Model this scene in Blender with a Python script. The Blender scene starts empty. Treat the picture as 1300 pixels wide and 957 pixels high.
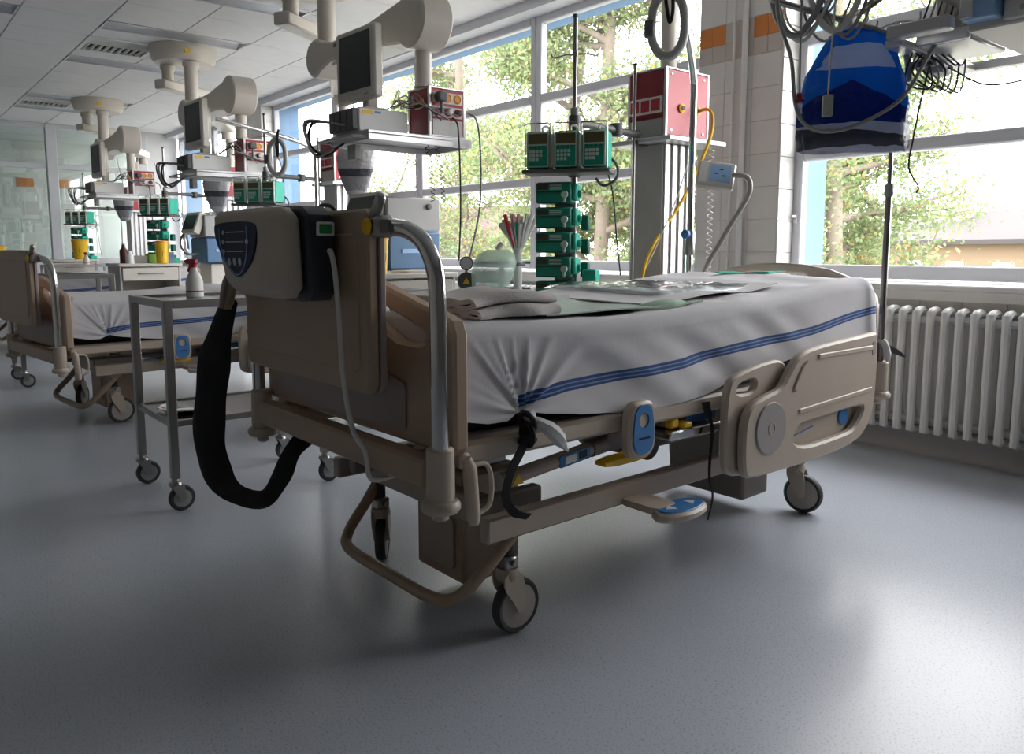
import bpy, math, random
from mathutils import Vector, Matrix
from mathutils.geometry import tessellate_polygon
random.seed(7)
PI = math.pi
SC = bpy.context.scene
COL = SC.collection

# ------------------------------------------------------------------ camera, sky, exposure
H_EYE = 1.05
yaw = math.atan(834/1012.8); pitch = math.atan(117/1006)
cam_d = bpy.data.cameras.new('camera'); cam = bpy.data.objects.new('camera', cam_d); COL.objects.link(cam)
cam_d.sensor_width = 36; cam_d.lens = 1006*36/1300; cam_d.clip_start = .05; cam_d.clip_end = 400
cam_d.shift_y = -(478.5-433)/1300
Fd = Vector((-math.cos(yaw)*math.cos(pitch), math.sin(yaw)*math.cos(pitch), -math.sin(pitch)))
cam.location = (0, 0, H_EYE); cam.rotation_euler = Fd.to_track_quat('-Z', 'Y').to_euler()
SC.camera = cam
W = bpy.data.worlds.new('overcast_sky'); SC.world = W; W.use_nodes = True
bg = W.node_tree.nodes['Background']; bg.inputs[0].default_value = (1, .975, .985, 1); bg.inputs[1].default_value = 7.5
SC.view_settings.view_transform = 'Standard'; SC.view_settings.look = 'None'
SC.view_settings.exposure = 0.64; SC.view_settings.gamma = 1; SC.view_settings.use_curve_mapping = False
def portal(x0, x1, z0, z1, y):
    l = bpy.data.lights.new('window_portal', 'AREA'); l.shape = 'RECTANGLE'; l.size = x1-x0; l.size_y = z1-z0
    l.cycles.is_portal = True
    o = bpy.data.objects.new('window_portal', l); COL.objects.link(o)
    o.location = ((x0+x1)/2, y, (z0+z1)/2); o.rotation_euler = (-PI/2, 0, 0)
for a, b in ((-14.2, -11.1), (-10.2, -3.3), (-2.6, .1)): portal(a, b, .9, 2.95, 4.50)

# ------------------------------------------------------------------ materials
MATS = {}
def mat(name, col, rough=.5, metal=0, var=.06, nscale=9, bump=0, bscale=200, spec=.5, trans=0, alpha=1, coat=0):
    if name in MATS: return MATS[name]
    m = bpy.data.materials.new(name); m.use_nodes = True; nt = m.node_tree; N = nt.nodes; L = nt.links
    b = N['Principled BSDF']
    tc = N.new('ShaderNodeTexCoord'); no = N.new('ShaderNodeTexNoise'); no.inputs['Scale'].default_value = nscale; no.inputs['Detail'].default_value = 3
    L.new(tc.outputs['Object'], no.inputs['Vector'])
    mx = N.new('ShaderNodeMix'); mx.data_type = 'RGBA'; mx.blend_type = 'MULTIPLY'; mx.inputs[0].default_value = 1
    mr = N.new('ShaderNodeMapRange'); mr.inputs[3].default_value = 1-var; mr.inputs[4].default_value = 1+var
    L.new(no.outputs['Fac'], mr.inputs[0]); mx.inputs[6].default_value = (*col, 1); L.new(mr.outputs[0], mx.inputs[7])
    L.new(mx.outputs[2], b.inputs['Base Color'])
    b.inputs['Roughness'].default_value = rough; b.inputs['Metallic'].default_value = metal
    b.inputs['Specular IOR Level'].default_value = spec
    b.inputs['Transmission Weight'].default_value = trans; b.inputs['Alpha'].default_value = alpha
    b.inputs['Coat Weight'].default_value = coat
    if bump:
        n2 = N.new('ShaderNodeTexNoise'); n2.inputs['Scale'].default_value = bscale; L.new(tc.outputs['Object'], n2.inputs['Vector'])
        bp = N.new('ShaderNodeBump'); bp.inputs['Strength'].default_value = bump; bp.inputs['Distance'].default_value = .01
        L.new(n2.outputs['Fac'], bp.inputs['Height']); L.new(bp.outputs[0], b.inputs['Normal'])
    MATS[name] = m
    return m
BEIGE = mat('bed_beige_plastic', (.41, .30, .215), .42, bump=.05, bscale=500)
BEIGEL = mat('bed_light_beige_plastic', (.53, .445, .36), .42, bump=.05, bscale=500)
MAUVE = mat('mauve_plastic', (.33, .27, .25), .5)
FRAMEM = mat('bed_frame_paint', (.40, .33, .27), .4)
FRAMED = mat('bed_mechanism_grey', (.23, .20, .18), .5)
CHROME = mat('chrome', (.66, .65, .64), .10, 1, var=.02)
STEEL = mat('brushed_steel', (.38, .37, .355), .28, 1, bump=.05, bscale=300)
ALU = mat('aluminium_profile', (.62, .62, .63), .35, .7)
RUBBER = mat('black_rubber', (.02, .02, .022), .6)
TYRE = mat('tyre_dark_grey', (.05, .052, .055), .5)
WHEELD = mat('wheel_disc_beige', (.47, .42, .37), .45)
BLACKF = mat('black_fabric', (.012, .012, .014), .85, bump=.3, bscale=60)
DARKP = mat('dark_navy_plastic', (.020, .024, .034), .4)
NAVY = mat('navy_panel', (.012, .025, .055), .5, spec=.25)
BLUE = mat('blue_plastic', (.05, .20, .48), .4)
BLUEP = mat('pale_blue_panel', (.30, .50, .78), .45)
BLUEG = mat('blue_grey_housing', (.08, .17, .30), .45)
YEL = mat('yellow_plastic', (.85, .52, .02), .4)
RED = mat('red_lacquer', (.42, .018, .035), .4)
REDD = mat('dark_red_lacquer', (.24, .012, .025), .4)
ORG = mat('orange_socket', (.85, .36, .03), .45)
GREEN = mat('pump_green', (.0, .27, .17), .4)
TEAL = mat('pump_teal_side', (.01, .42, .30), .4)
GREEND = mat('pump_dark_green', (.0, .12, .085), .4)
SCREEN = mat('dark_screen', (.012, .013, .014), .22)
OLIVE = mat('pump_display_olive', (.10, .085, .03), .3)
KEYG = mat('pale_key', (.50, .62, .55), .5)
WHITEP = mat('white_plastic', (.72, .72, .70), .4)
CREAM = mat('cream_plastic', (.62, .58, .52), .42)
PEND = mat('pendant_cream_paint', (.60, .55, .49), .4)
GREYP = mat('grey_plastic', (.36, .36, .35), .45)
GREYD = mat('dark_grey_plastic', (.10, .10, .10), .5)
CABLE = mat('grey_cable', (.30, .30, .29), .5)
CABLEB = mat('black_cable', (.02, .02, .02), .5)
CABLEW = mat('white_cable', (.66, .64, .60), .5)
FABW = mat('white_cotton', (.68, .67, .67), .85, bump=.2, bscale=700)
TOWELM = mat('towel_terry', (.55, .52, .50), .95, bump=.5, bscale=260)
GREENC = mat('pale_green_cloth', (.42, .58, .46), .9, bump=.3, bscale=300)
MATTR = mat('charcoal_mattress_base', (.025, .026, .03), .7)
WFRAME = mat('window_frame_white', (.60, .61, .65), .4)
SILLM = mat('window_sill_white', (.78, .78, .77), .4)
WALLB = mat('wall_paint_grey_beige', (.36, .35, .34), .75)
WALLM = mat('wall_paint_white', (.70, .70, .70), .75, bump=.05, bscale=150)
TILEW = mat('white_wall_tile', (.66, .65, .63), .25)
TILEB = mat('beige_wall_tile', (.50, .45, .41), .25)
TILEO = mat('orange_wall_tile', (.58, .20, .04), .25)
GROUT = mat('tile_grout', (.52, .52, .51), .8)
CEILT = mat('ceiling_tile', (.76, .76, .77), .85, bump=.15, bscale=400)
CEILG = mat('ceiling_grid', (.55, .55, .56), .5)
LOUVRE = mat('lamp_louvre_metal', (.46, .48, .52), .38, .6)
RADM = mat('radiator_enamel', (.78, .78, .76), .35)
OUTB = mat('facade_light_blue', (.10, .19, .32), .7)
SAGE = mat('reservoir_green', (.55, .72, .62), .3, alpha=.62)
BROWNB = mat('brown_bottle', (.10, .02, .015), .3)

def floor_mat():
    m = bpy.data.materials.new('speckled_vinyl'); m.use_nodes = True; nt = m.node_tree; N = nt.nodes; L = nt.links
    b = N['Principled BSDF']; tc = N.new('ShaderNodeTexCoord')
    v = N.new('ShaderNodeTexNoise'); v.inputs['Scale'].default_value = 170; v.inputs['Detail'].default_value = 1; L.new(tc.outputs['Object'], v.inputs['Vector'])
    r = N.new('ShaderNodeValToRGB'); e = r.color_ramp.elements
    e[0].position = .28; e[0].color = (.34, .36, .395, 1); e[1].position = .46; e[1].color = (.51, .55, .615, 1)
    L.new(v.outputs['Fac'], r.inputs[0])
    n = N.new('ShaderNodeTexNoise'); n.inputs['Scale'].default_value = 1.3; n.inputs['Detail'].default_value = 4; L.new(tc.outputs['Object'], n.inputs['Vector'])
    mr = N.new('ShaderNodeMapRange'); mr.inputs[3].default_value = .9; mr.inputs[4].default_value = 1.08; L.new(n.outputs['Fac'], mr.inputs[0])
    mx = N.new('ShaderNodeMix'); mx.data_type = 'RGBA'; mx.blend_type = 'MULTIPLY'; mx.inputs[0].default_value = 1
    L.new(r.outputs[0], mx.inputs[6]); L.new(mr.outputs[0], mx.inputs[7]); L.new(mx.outputs[2], b.inputs['Base Color'])
    b.inputs['Roughness'].default_value = .28
    n3 = N.new('ShaderNodeTexNoise'); n3.inputs['Scale'].default_value = 18; L.new(tc.outputs['Object'], n3.inputs['Vector'])
    bp = N.new('ShaderNodeBump'); bp.inputs['Strength'].default_value = .04; bp.inputs['Distance'].default_value = .02
    L.new(n3.outputs['Fac'], bp.inputs['Height']); L.new(bp.outputs[0], b.inputs['Normal'])
    return m
FLOORM = floor_mat()
def glass_mat(name, tint=(1, 1, 1), refl=.05, rough=0):
    m = bpy.data.materials.new(name); m.use_nodes = True; nt = m.node_tree; N = nt.nodes; L = nt.links
    N.remove(N['Principled BSDF']); out = N['Material Output']
    t = N.new('ShaderNodeBsdfTransparent'); t.inputs[0].default_value = (*tint, 1)
    g = N.new('ShaderNodeBsdfGlossy'); g.inputs['Roughness'].default_value = rough
    f = N.new('ShaderNodeLayerWeight'); f.inputs[0].default_value = .5; pw = N.new('ShaderNodeMath'); pw.operation = 'POWER'; pw.inputs[1].default_value = 5; L.new(f.outputs['Facing'], pw.inputs[0])
    ad = N.new('ShaderNodeMath'); ad.operation = 'MULTIPLY_ADD'; ad.inputs[1].default_value = .9; ad.inputs[2].default_value = .035+refl; ad.use_clamp = True; L.new(pw.outputs[0], ad.inputs[0])
    mx = N.new('ShaderNodeMixShader'); L.new(ad.outputs[0], mx.inputs[0]); L.new(t.outputs[0], mx.inputs[1]); L.new(g.outputs[0], mx.inputs[2])
    L.new(mx.outputs[0], out.inputs[0])
    return m
GLASS = glass_mat('window_glass', (.97, .98, .98), 0)
GLASSP = glass_mat('partition_glass', (.80, .86, .84), .09)
CLEARP = glass_mat('clear_plastic_film', (.86, .92, .92), .12, .15)
def sheet_mat():
    m = bpy.data.materials.new('bed_sheet_cotton'); m.use_nodes = True; nt = m.node_tree; N = nt.nodes; L = nt.links
    b = N['Principled BSDF']; b.inputs['Roughness'].default_value = .85
    uv = N.new('ShaderNodeUVMap'); s = N.new('ShaderNodeSeparateXYZ'); L.new(uv.outputs[0], s.inputs[0])
    r = N.new('ShaderNodeValToRGB'); r.color_ramp.interpolation = 'CONSTANT'
    wv = (.62, .605, .62, 1); bl = (.03, .075, .23, 1); lb = (.20, .30, .52, 1)
    el = r.color_ramp.elements; el[0].position = 0; el[0].color = wv; el[1].position = .35; el[1].color = bl
    for p, cc in ((.42, lb), (.455, bl), (.535, lb), (.57, bl), (.65, wv)):
        q = el.new(p); q.color = cc
    mr = N.new('ShaderNodeMapRange'); mr.inputs[1].default_value = -.05; mr.inputs[2].default_value = .05
    L.new(s.outputs[1], mr.inputs[0]); L.new(mr.outputs[0], r.inputs[0]); L.new(r.outputs[0], b.inputs['Base Color'])
    tc = N.new('ShaderNodeTexCoord'); n = N.new('ShaderNodeTexNoise'); n.inputs['Scale'].default_value = 30; n.inputs['Detail'].default_value = 5
    L.new(tc.outputs['Object'], n.inputs['Vector'])
    bp = N.new('ShaderNodeBump'); bp.inputs['Strength'].default_value = .12; bp.inputs['Distance'].default_value = .01
    L.new(n.outputs['Fac'], bp.inputs['Height']); L.new(bp.outputs[0], b.inputs['Normal'])
    return m
SHEETM = sheet_mat()
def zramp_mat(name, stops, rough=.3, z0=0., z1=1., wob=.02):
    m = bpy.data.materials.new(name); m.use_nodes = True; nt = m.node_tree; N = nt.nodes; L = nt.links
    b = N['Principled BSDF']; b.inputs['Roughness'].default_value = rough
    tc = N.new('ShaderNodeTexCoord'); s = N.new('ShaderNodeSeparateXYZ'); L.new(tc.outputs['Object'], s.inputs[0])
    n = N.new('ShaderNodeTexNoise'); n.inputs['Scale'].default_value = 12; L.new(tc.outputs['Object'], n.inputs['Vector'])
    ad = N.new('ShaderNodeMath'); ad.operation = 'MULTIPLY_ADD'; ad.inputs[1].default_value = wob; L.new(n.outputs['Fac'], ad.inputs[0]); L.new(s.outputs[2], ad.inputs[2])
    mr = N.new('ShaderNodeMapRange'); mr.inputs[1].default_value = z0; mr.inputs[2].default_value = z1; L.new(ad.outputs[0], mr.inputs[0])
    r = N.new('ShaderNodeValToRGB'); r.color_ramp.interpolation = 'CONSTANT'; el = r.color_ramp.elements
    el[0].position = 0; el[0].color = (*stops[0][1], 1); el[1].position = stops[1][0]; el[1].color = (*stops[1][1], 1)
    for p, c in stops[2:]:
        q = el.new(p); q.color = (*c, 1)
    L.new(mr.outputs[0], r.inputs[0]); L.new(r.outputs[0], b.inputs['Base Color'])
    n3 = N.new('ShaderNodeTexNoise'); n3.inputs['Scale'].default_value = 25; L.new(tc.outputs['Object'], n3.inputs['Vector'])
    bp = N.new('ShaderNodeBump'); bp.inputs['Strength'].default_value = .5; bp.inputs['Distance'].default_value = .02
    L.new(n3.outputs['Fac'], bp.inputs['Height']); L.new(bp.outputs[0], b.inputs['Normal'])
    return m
def bag_print():
    m = bpy.data.materials.new('blue_bag_print'); m.use_nodes = True; nt = m.node_tree; N = nt.nodes; L = nt.links
    b = N['Principled BSDF']; b.inputs['Roughness'].default_value = .22; out = N['Material Output']
    tc = N.new('ShaderNodeTexCoord'); s = N.new('ShaderNodeSeparateXYZ'); L.new(tc.outputs['Object'], s.inputs[0])
    def mth(op, a, bb=None, c=None):
        n = N.new('ShaderNodeMath'); n.operation = op
        for i, v in enumerate((a, bb, c)):
            if v is None: continue
            if isinstance(v, (int, float)): n.inputs[i].default_value = v
            else: L.new(v, n.inputs[i])
        return n.outputs[0]
    def mixc(f, a, c):
        n = N.new('ShaderNodeMix'); n.data_type = 'RGBA'; L.new(f, n.inputs[0])
        if isinstance(a, tuple): n.inputs[6].default_value = (*a, 1)
        else: L.new(a, n.inputs[6])
        n.inputs[7].default_value = (*c, 1); return n.outputs[2]
    x, z = s.outputs[0], s.outputs[2]; ax = mth('ABSOLUTE', x)
    no = N.new('ShaderNodeTexNoise'); no.inputs['Scale'].default_value = 9; L.new(tc.outputs['Object'], no.inputs['Vector'])
    zn = mth('MULTIPLY_ADD', no.outputs['Fac'], .03, z)
    band = mth('MULTIPLY', mth('MULTIPLY', mth('GREATER_THAN', zn, -.125), mth('LESS_THAN', zn, -.045)), mth('LESS_THAN', mth('MULTIPLY_ADD', zn, .5, mth('MULTIPLY_ADD', no.outputs['Fac'], .09, ax)), .10))
    tri = mth('LESS_THAN', mth('MULTIPLY_ADD', mth('ABSOLUTE', mth('ADD', x, .02)), .55, zn), -.16)
    bot = mth('LESS_THAN', zn, -.30); drk = mth('MULTIPLY', mth('LESS_THAN', mth('MULTIPLY_ADD', x, .10, zn), -.325), mth('GREATER_THAN', zn, -.375))
    c = mixc(tri, (.0, .17, .62), (.004, .022, .17)); c = mixc(band, c, (.60, .64, .72)); c = mixc(bot, c, (.55, .56, .60)); c = mixc(drk, c, (.06, .065, .075))
    L.new(c, b.inputs['Base Color']); t = N.new('ShaderNodeBsdfTranslucent'); L.new(c, t.inputs[0])
    mx = N.new('ShaderNodeMixShader'); mx.inputs[0].default_value = .45; L.new(b.outputs[0], mx.inputs[1]); L.new(t.outputs[0], mx.inputs[2]); L.new(mx.outputs[0], out.inputs[0])
    n3 = N.new('ShaderNodeTexNoise'); n3.inputs['Scale'].default_value = 14; n3.inputs['Detail'].default_value = 4; L.new(tc.outputs['Object'], n3.inputs['Vector'])
    bp = N.new('ShaderNodeBump'); bp.inputs['Strength'].default_value = .8; bp.inputs['Distance'].default_value = .03
    L.new(n3.outputs['Fac'], bp.inputs['Height']); L.new(bp.outputs[0], b.inputs['Normal'])
    return m
def leaf_mat(name, c):
    m = bpy.data.materials.new(name); m.use_nodes = True; nt = m.node_tree; N = nt.nodes; L = nt.links
    N.remove(N['Principled BSDF']); d = N.new('ShaderNodeBsdfDiffuse'); t = N.new('ShaderNodeBsdfTranslucent')
    d.inputs[0].default_value = (*c, 1); t.inputs[0].default_value = (*[min(1, v*1.2) for v in c], 1)
    mx = N.new('ShaderNodeMixShader'); mx.inputs[0].default_value = .45
    L.new(d.outputs[0], mx.inputs[1]); L.new(t.outputs[0], mx.inputs[2]); L.new(mx.outputs[0], N['Material Output'].inputs[0])
    return m
LEAVES = [leaf_mat('leaf_green', (.14, .185, .09)), leaf_mat('leaf_light_green', (.23, .275, .135)), leaf_mat('leaf_amber', (.36, .25, .09))]

# ------------------------------------------------------------------ mesh builder
class MB:
    def __init__(s): s.v = []; s.f = []; s.mi = []; s.cur = 0
    def add(s, vs, fs):
        o = len(s.v); s.v += [tuple(p) for p in vs]
        for f in fs: s.f.append([i+o for i in f]); s.mi.append(s.cur)
        return s
    def box(s, x0, x1, y0, y1, z0, z1, b=0, rot=None, piv=None):
        if x0 > x1: x0, x1 = x1, x0
        if y0 > y1: y0, y1 = y1, y0
        if z0 > z1: z0, z1 = z1, z0
        b = min(b, .45*min(x1-x0, y1-y0, z1-z0))
        if b <= 0:
            vs = [(x, y, z) for x in (x0, x1) for y in (y0, y1) for z in (z0, z1)]
            fs = [(0, 1, 3, 2), (4, 6, 7, 5), (0, 4, 5, 1), (2, 3, 7, 6), (0, 2, 6, 4), (1, 5, 7, 3)]
        else:
            vs = []; fs = []; ix = {}
            for i, x in enumerate((x0, x1)):
                for j, y in enumerate((y0, y1)):
                    for k, z in enumerate((z0, z1)):
                        sx, sy, sz = 1-2*i, 1-2*j, 1-2*k
                        for a, p in enumerate(((x, y+sy*b, z+sz*b), (x+sx*b, y, z+sz*b), (x+sx*b, y+sy*b, z))):
                            ix[i, j, k, a] = len(vs); vs.append(p)
            for i in (0, 1):
                q = [(0, 0), (0, 1), (1, 1), (1, 0)]
                if i: q = q[::-1]
                fs.append([ix[i, j, k, 0] for j, k in q]); fs.append([ix[k, i, j, 1] for j, k in q]); fs.append([ix[j, k, i, 2] for j, k in q])
            for j in (0, 1):
                for k in (0, 1):
                    f1 = [ix[0, j, k, 1], ix[1, j, k, 1], ix[1, j, k, 2], ix[0, j, k, 2]]
                    f2 = [ix[j, 0, k, 0], ix[j, 1, k, 0], ix[j, 1, k, 2], ix[j, 0, k, 2]]
                    f3 = [ix[j, k, 0, 0], ix[j, k, 1, 0], ix[j, k, 1, 1], ix[j, k, 0, 1]]
                    fs += [f1 if (j == k) else f1[::-1], f2 if (j != k) else f2[::-1], f3 if (j == k) else f3[::-1]]
            for i in (0, 1):
                for j in (0, 1):
                    for k in (0, 1):
                        f = [ix[i, j, k, 0], ix[i, j, k, 1], ix[i, j, k, 2]]
                        fs.append(f if (i+j+k) % 2 else f[::-1])
        if rot is not None:
            pv = Vector(piv) if piv is not None else Vector(((x0+x1)/2, (y0+y1)/2, (z0+z1)/2))
            vs = [pv + rot @ (Vector(p)-pv) for p in vs]
        return s.add(vs, fs)
    def tube(s, path, r, n=8, closed=False, caps=True):
        P = [Vector(p) for p in path]; m = len(P)
        R = r if isinstance(r, (list, tuple)) else [r]*m
        T = []
        for i in range(m):
            if closed: t = P[(i+1) % m]-P[i-1]
            else: t = P[min(i+1, m-1)]-P[max(i-1, 0)]
            T.append(t.normalized())
        a = Vector((0, 0, 1)) if abs(T[0].z) < .9 else Vector((1, 0, 0))
        nv = (a - T[0]*a.dot(T[0])).normalized(); vs = []
        for i in range(m):
            nv = (nv - T[i]*nv.dot(T[i]))
            nv = nv.normalized() if nv.length > 1e-6 else T[i].orthogonal().normalized()
            b = T[i].cross(nv)
            for k in range(n):
                an = 2*PI*k/n; vs.append(P[i] + (nv*math.cos(an)+b*math.sin(an))*R[i])
        fs = []
        for i in range(m if closed else m-1):
            for k in range(n):
                j = (i+1) % m; fs.append((i*n+k, i*n+(k+1) % n, j*n+(k+1) % n, j*n+k))
        if caps and not closed: fs += [tuple(range(n))[::-1], tuple(range((m-1)*n, m*n))]
        return s.add(vs, fs)
    def cyl(s, p0, p1, r, r1=None, n=14): return s.tube([p0, p1], [r, r if r1 is None else r1], n)
    def lathe(s, prof, o=(0, 0, 0), n=20, rot=None):
        vs = []; fs = []; m = len(prof)
        for (r, z) in prof:
            for k in range(n):
                an = 2*PI*k/n; p = Vector((r*math.cos(an), r*math.sin(an), z))
                if rot is not None: p = rot @ p
                vs.append(p+Vector(o))
        for i in range(m-1):
            for k in range(n): fs.append((i*n+k, i*n+(k+1) % n, (i+1)*n+(k+1) % n, (i+1)*n+k))
        fs += [tuple(range(n))[::-1], tuple(range((m-1)*n, m*n))]
        return s.add(vs, fs)
    def plate(s, loops, d0, d1, fn, b=0):
        """outline (and holes) extruded from depth d0 to d1; fn(u, v, d) -> point; edges chamfered by b"""
        def area(l): return sum(l[i][0]*l[(i+1) % len(l)][1]-l[(i+1) % len(l)][0]*l[i][1] for i in range(len(l)))/2
        LL = []
        for i, l in enumerate(loops):
            l = list(l)
            if (area(l) > 0) != (i == 0): l = l[::-1]
            LL.append(l)
        def off(l, b):
            o = []; n = len(l)
            for i in range(n):
                p0, p1, p2 = Vector(l[i-1]), Vector(l[i]), Vector(l[(i+1) % n])
                e1 = (p1-p0).normalized(); e2 = (p2-p1).normalized()
                n1 = Vector((-e1.y, e1.x)); n2 = Vector((-e2.y, e2.x)); nn = n1+n2
                nn = nn.normalized() if nn.length > 1e-6 else n1
                k = b/max(.4, nn.dot(n1)); o.append(tuple(p1+nn*k))
            return o
        OL = [off(l, b) for l in LL] if b else LL
        base = len(s.v)
        rings = [(OL, d0)] + ([(LL, d0+b), (LL, d1-b)] if b else []) + [(OL, d1)]
        vs = []; st = []
        for ring, d in rings:
            row = []
            for l in ring:
                row.append(len(vs)); vs += [fn(p[0], p[1], d) for p in l]
            st.append(row)
        fs = []
        for q in range(len(rings)-1):
            for li, l in enumerate(LL):
                n = len(l)
                for i in range(n):
                    j = (i+1) % n; a0, b0 = st[q][li], st[q+1][li]
                    fs.append((a0+i, a0+j, b0+j, b0+i))
        tr = tessellate_polygon([[Vector((p[0], p[1], 0)) for p in l] for l in OL])
        n0 = sum(len(l) for l in LL); last = (len(rings)-1)*n0
        for t in tr: fs.append(t[::-1]); fs.append([i+last for i in t])
        return s.add(vs, fs)
    def grid(s, fn, nu, nv):
        vs = [fn(i/nu, j/nv) for i in range(nu+1) for j in range(nv+1)]
        fs = [(i*(nv+1)+j, (i+1)*(nv+1)+j, (i+1)*(nv+1)+j+1, i*(nv+1)+j+1) for i in range(nu) for j in range(nv)]
        return s.add(vs, fs)
    def build(s, name, m, parent=None, world=False, sharp=38):
        vs = s.v
        if world and parent is not None:
            p = parent.location; vs = [(v[0]-p[0], v[1]-p[1], v[2]-p[2]) for v in vs]
        me = bpy.data.meshes.new(name); me.from_pydata(vs, [], s.f)
        for mm in (m if isinstance(m, (list, tuple)) else [m]): me.materials.append(mm)
        if max(s.mi, default=0): me.polygons.foreach_set('material_index', s.mi)
        import bmesh
        bm = bmesh.new(); bm.from_mesh(me); bmesh.ops.recalc_face_normals(bm, faces=bm.faces); bm.to_mesh(me); bm.free()
        me.shade_smooth(); me.set_sharp_from_angle(angle=math.radians(sharp))
        o = bpy.data.objects.new(name, me); COL.objects.link(o)
        if parent is not None: o.parent = parent
        return o
XZ = lambda y0: (lambda u, v, d: (u, y0+d, v))
YZ = lambda x0: (lambda u, v, d: (x0+d, u, v))
XY = lambda z0: (lambda u, v, d: (u, v, z0+d))
def rnd(poly, it=2, k=.25):
    for _ in range(it):
        o = []; n = len(poly)
        for i in range(n):
            a, b = poly[i], poly[(i+1) % n]
            o.append((a[0]+(b[0]-a[0])*k, a[1]+(b[1]-a[1])*k)); o.append((a[0]+(b[0]-a[0])*(1-k), a[1]+(b[1]-a[1])*(1-k)))
        poly = o
    return poly
def rrect(x0, x1, z0, z1, r, n=5):
    o = []
    for cx, cz, a in ((x1-r, z1-r, 0), (x0+r, z1-r, PI/2), (x0+r, z0+r, PI), (x1-r, z0+r, 1.5*PI)):
        o += [(cx+r*math.cos(a+PI/2*i/n), cz+r*math.sin(a+PI/2*i/n)) for i in range(n+1)]
    return o
def circ(cx, cz, r, n=24, ry=None): return [(cx+r*math.cos(2*PI*i/n), cz+(ry or r)*math.sin(2*PI*i/n)) for i in range(n)]
def spline(pts, n=8):
    P = [Vector(p) for p in pts]; P = [P[0]*2-P[1]]+P+[P[-1]*2-P[-2]]; o = []
    for i in range(1, len(P)-2):
        for k in range(n):
            t = k/n; a, b, c, d = P[i-1:i+3]
            o.append(.5*((2*b)+(c-a)*t+(2*a-5*b+4*c-d)*t*t+(3*b-a-3*c+d)*t**3))
    o.append(P[-2]); return o
def thing(name, label, cat, loc=(0, 0, 0), rz=0, group=None):
    o = bpy.data.objects.new(name, None); COL.objects.link(o); o.location = loc; o.rotation_euler = (0, 0, rz)
    o.empty_display_size = .1
    o['label'] = label; o['category'] = cat
    if group: o['group'] = group
    return o
def tag(o, label, cat, group=None):
    o['label'] = label; o['category'] = cat
    if group: o['group'] = group
    return o
def struct(o): o['kind'] = 'structure'; return o
def copy_tree(o, parent=None):
    c = o.copy(); COL.objects.link(c)
    if parent is not None: c.parent = parent
    for ch in list(o.children): copy_tree(ch, c)
    return c
def rotm(ax, an): return Matrix.Rotation(an, 3, ax)
def sm(a, b, x):
    t = max(0, min(1, (x-a)/(b-a))); return t*t*(3-2*t)
ORD = ['topmost', 'second', 'third', 'fourth', 'fifth', 'sixth']

# ------------------------------------------------------------------ room shell
ZC = 2.98; YW = 4.20; YF = 4.36; XL = -14.3; XR = 3.2; YB = -3.2
fl = struct(MB().box(-18, XR, YB, YW+.1, -.12, 0).build('floor', FLOORM))
ce = struct(MB().box(-18, XR, YB, YF+.1, ZC+.03, ZC+.2).build('ceiling', CEILG))
TX = [-6.96-.625*k for k in range(-17, 19)]; TY = [1.79+.625*k for k in range(-8, 5)]
lamps = [(-6.40, 1.79), (-7.75, 1.79), (-7.75, -.085), (-9.30, 1.79), (-11.80, 1.79), (-12.75, 1.79)]
vents = [(-8.525, 2.10), (-12.275, 2.10)]
tm = {}
def tile_at(x0, x1, y0, y1):
    w, h = round(x1-x0, 3), round(y1-y0, 3)
    if (w, h) not in tm:
        o = MB().box(-w/2+.004, w/2-.004, -h/2+.004, h/2-.004, 0, .03, .003).build('ceiling_tile', CEILT, ce); tm[w, h] = o
    else:
        o = tm[w, h].copy(); COL.objects.link(o)
    o.location = ((x0+x1)/2, (y0+y1)/2, ZC)
xs = sorted(set([XL]+[x for x in TX if XL < x < XR-.05]+[XR])); ys = sorted(set([y for y in TY if y > YB+.1]+[YW]))
for i in range(len(xs)-1):
    for j in range(len(ys)-1):
        x0, x1, y0, y1 = xs[i], xs[i+1], ys[j], ys[j+1]
        if x0 > .5 or y1 < -1.4: continue
        if any(x0 < vx < x1 and y0 < vy < y1 for vx, vy in vents): continue
        hit = [l for l in lamps if x0-.01 < l[0] < x1 and y0 >= l[1]-.02 and y1 <= l[1]+1.27]
        if hit:
            c = hit[0][0]
            if c-.16-x0 > .05: tile_at(x0, c-.16, y0, y1)
            if x1-c-.16 > .05: tile_at(c+.16, x1, y0, y1)
        else: tile_at(x0, x1, y0, y1)
struct(MB().box(.5, XR, YB, YW, ZC, ZC+.03).build('trim_1', CEILT)); struct(MB().box(XL, .5, YB, -1.4, ZC, ZC+.03).build('trim_2', CEILT))
def lamp(x, y, lab):
    t = thing('ceiling_light', lab, 'ceiling light', (x, y+.625, ZC), 0, 'recessed ceiling lights, switched off')
    m = MB(); m.box(-.155, .155, -.62, -.605, -.004, .03); m.box(-.155, .155, .605, .62, -.004, .03); m.box(-.155, -.14, -.62, .62, -.004, .03); m.box(.14, .155, -.62, .62, -.004, .03)
    m.build('frame', ALU, t)
    m = MB(); m.grid(lambda u, v: ((u-.5)*.28, (v-.5)*1.21, .004+.022*math.sin(u*PI)), 10, 1); m.build('reflector', LOUVRE, t, sharp=80)
LL = ['ceiling light nearest the near pendant mount, cut by the top edge of the photo', 'ceiling light in front of the second pendant mount, beside the air vent', 'ceiling light at the left photo edge in the row away from the windows',
      'ceiling light just behind the second pendant mount', 'ceiling light in front of the farthest pendant mount', 'ceiling light behind the farthest vent near the glass partition']
for (x, y), l in zip(lamps, LL): lamp(x, y, l)
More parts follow.
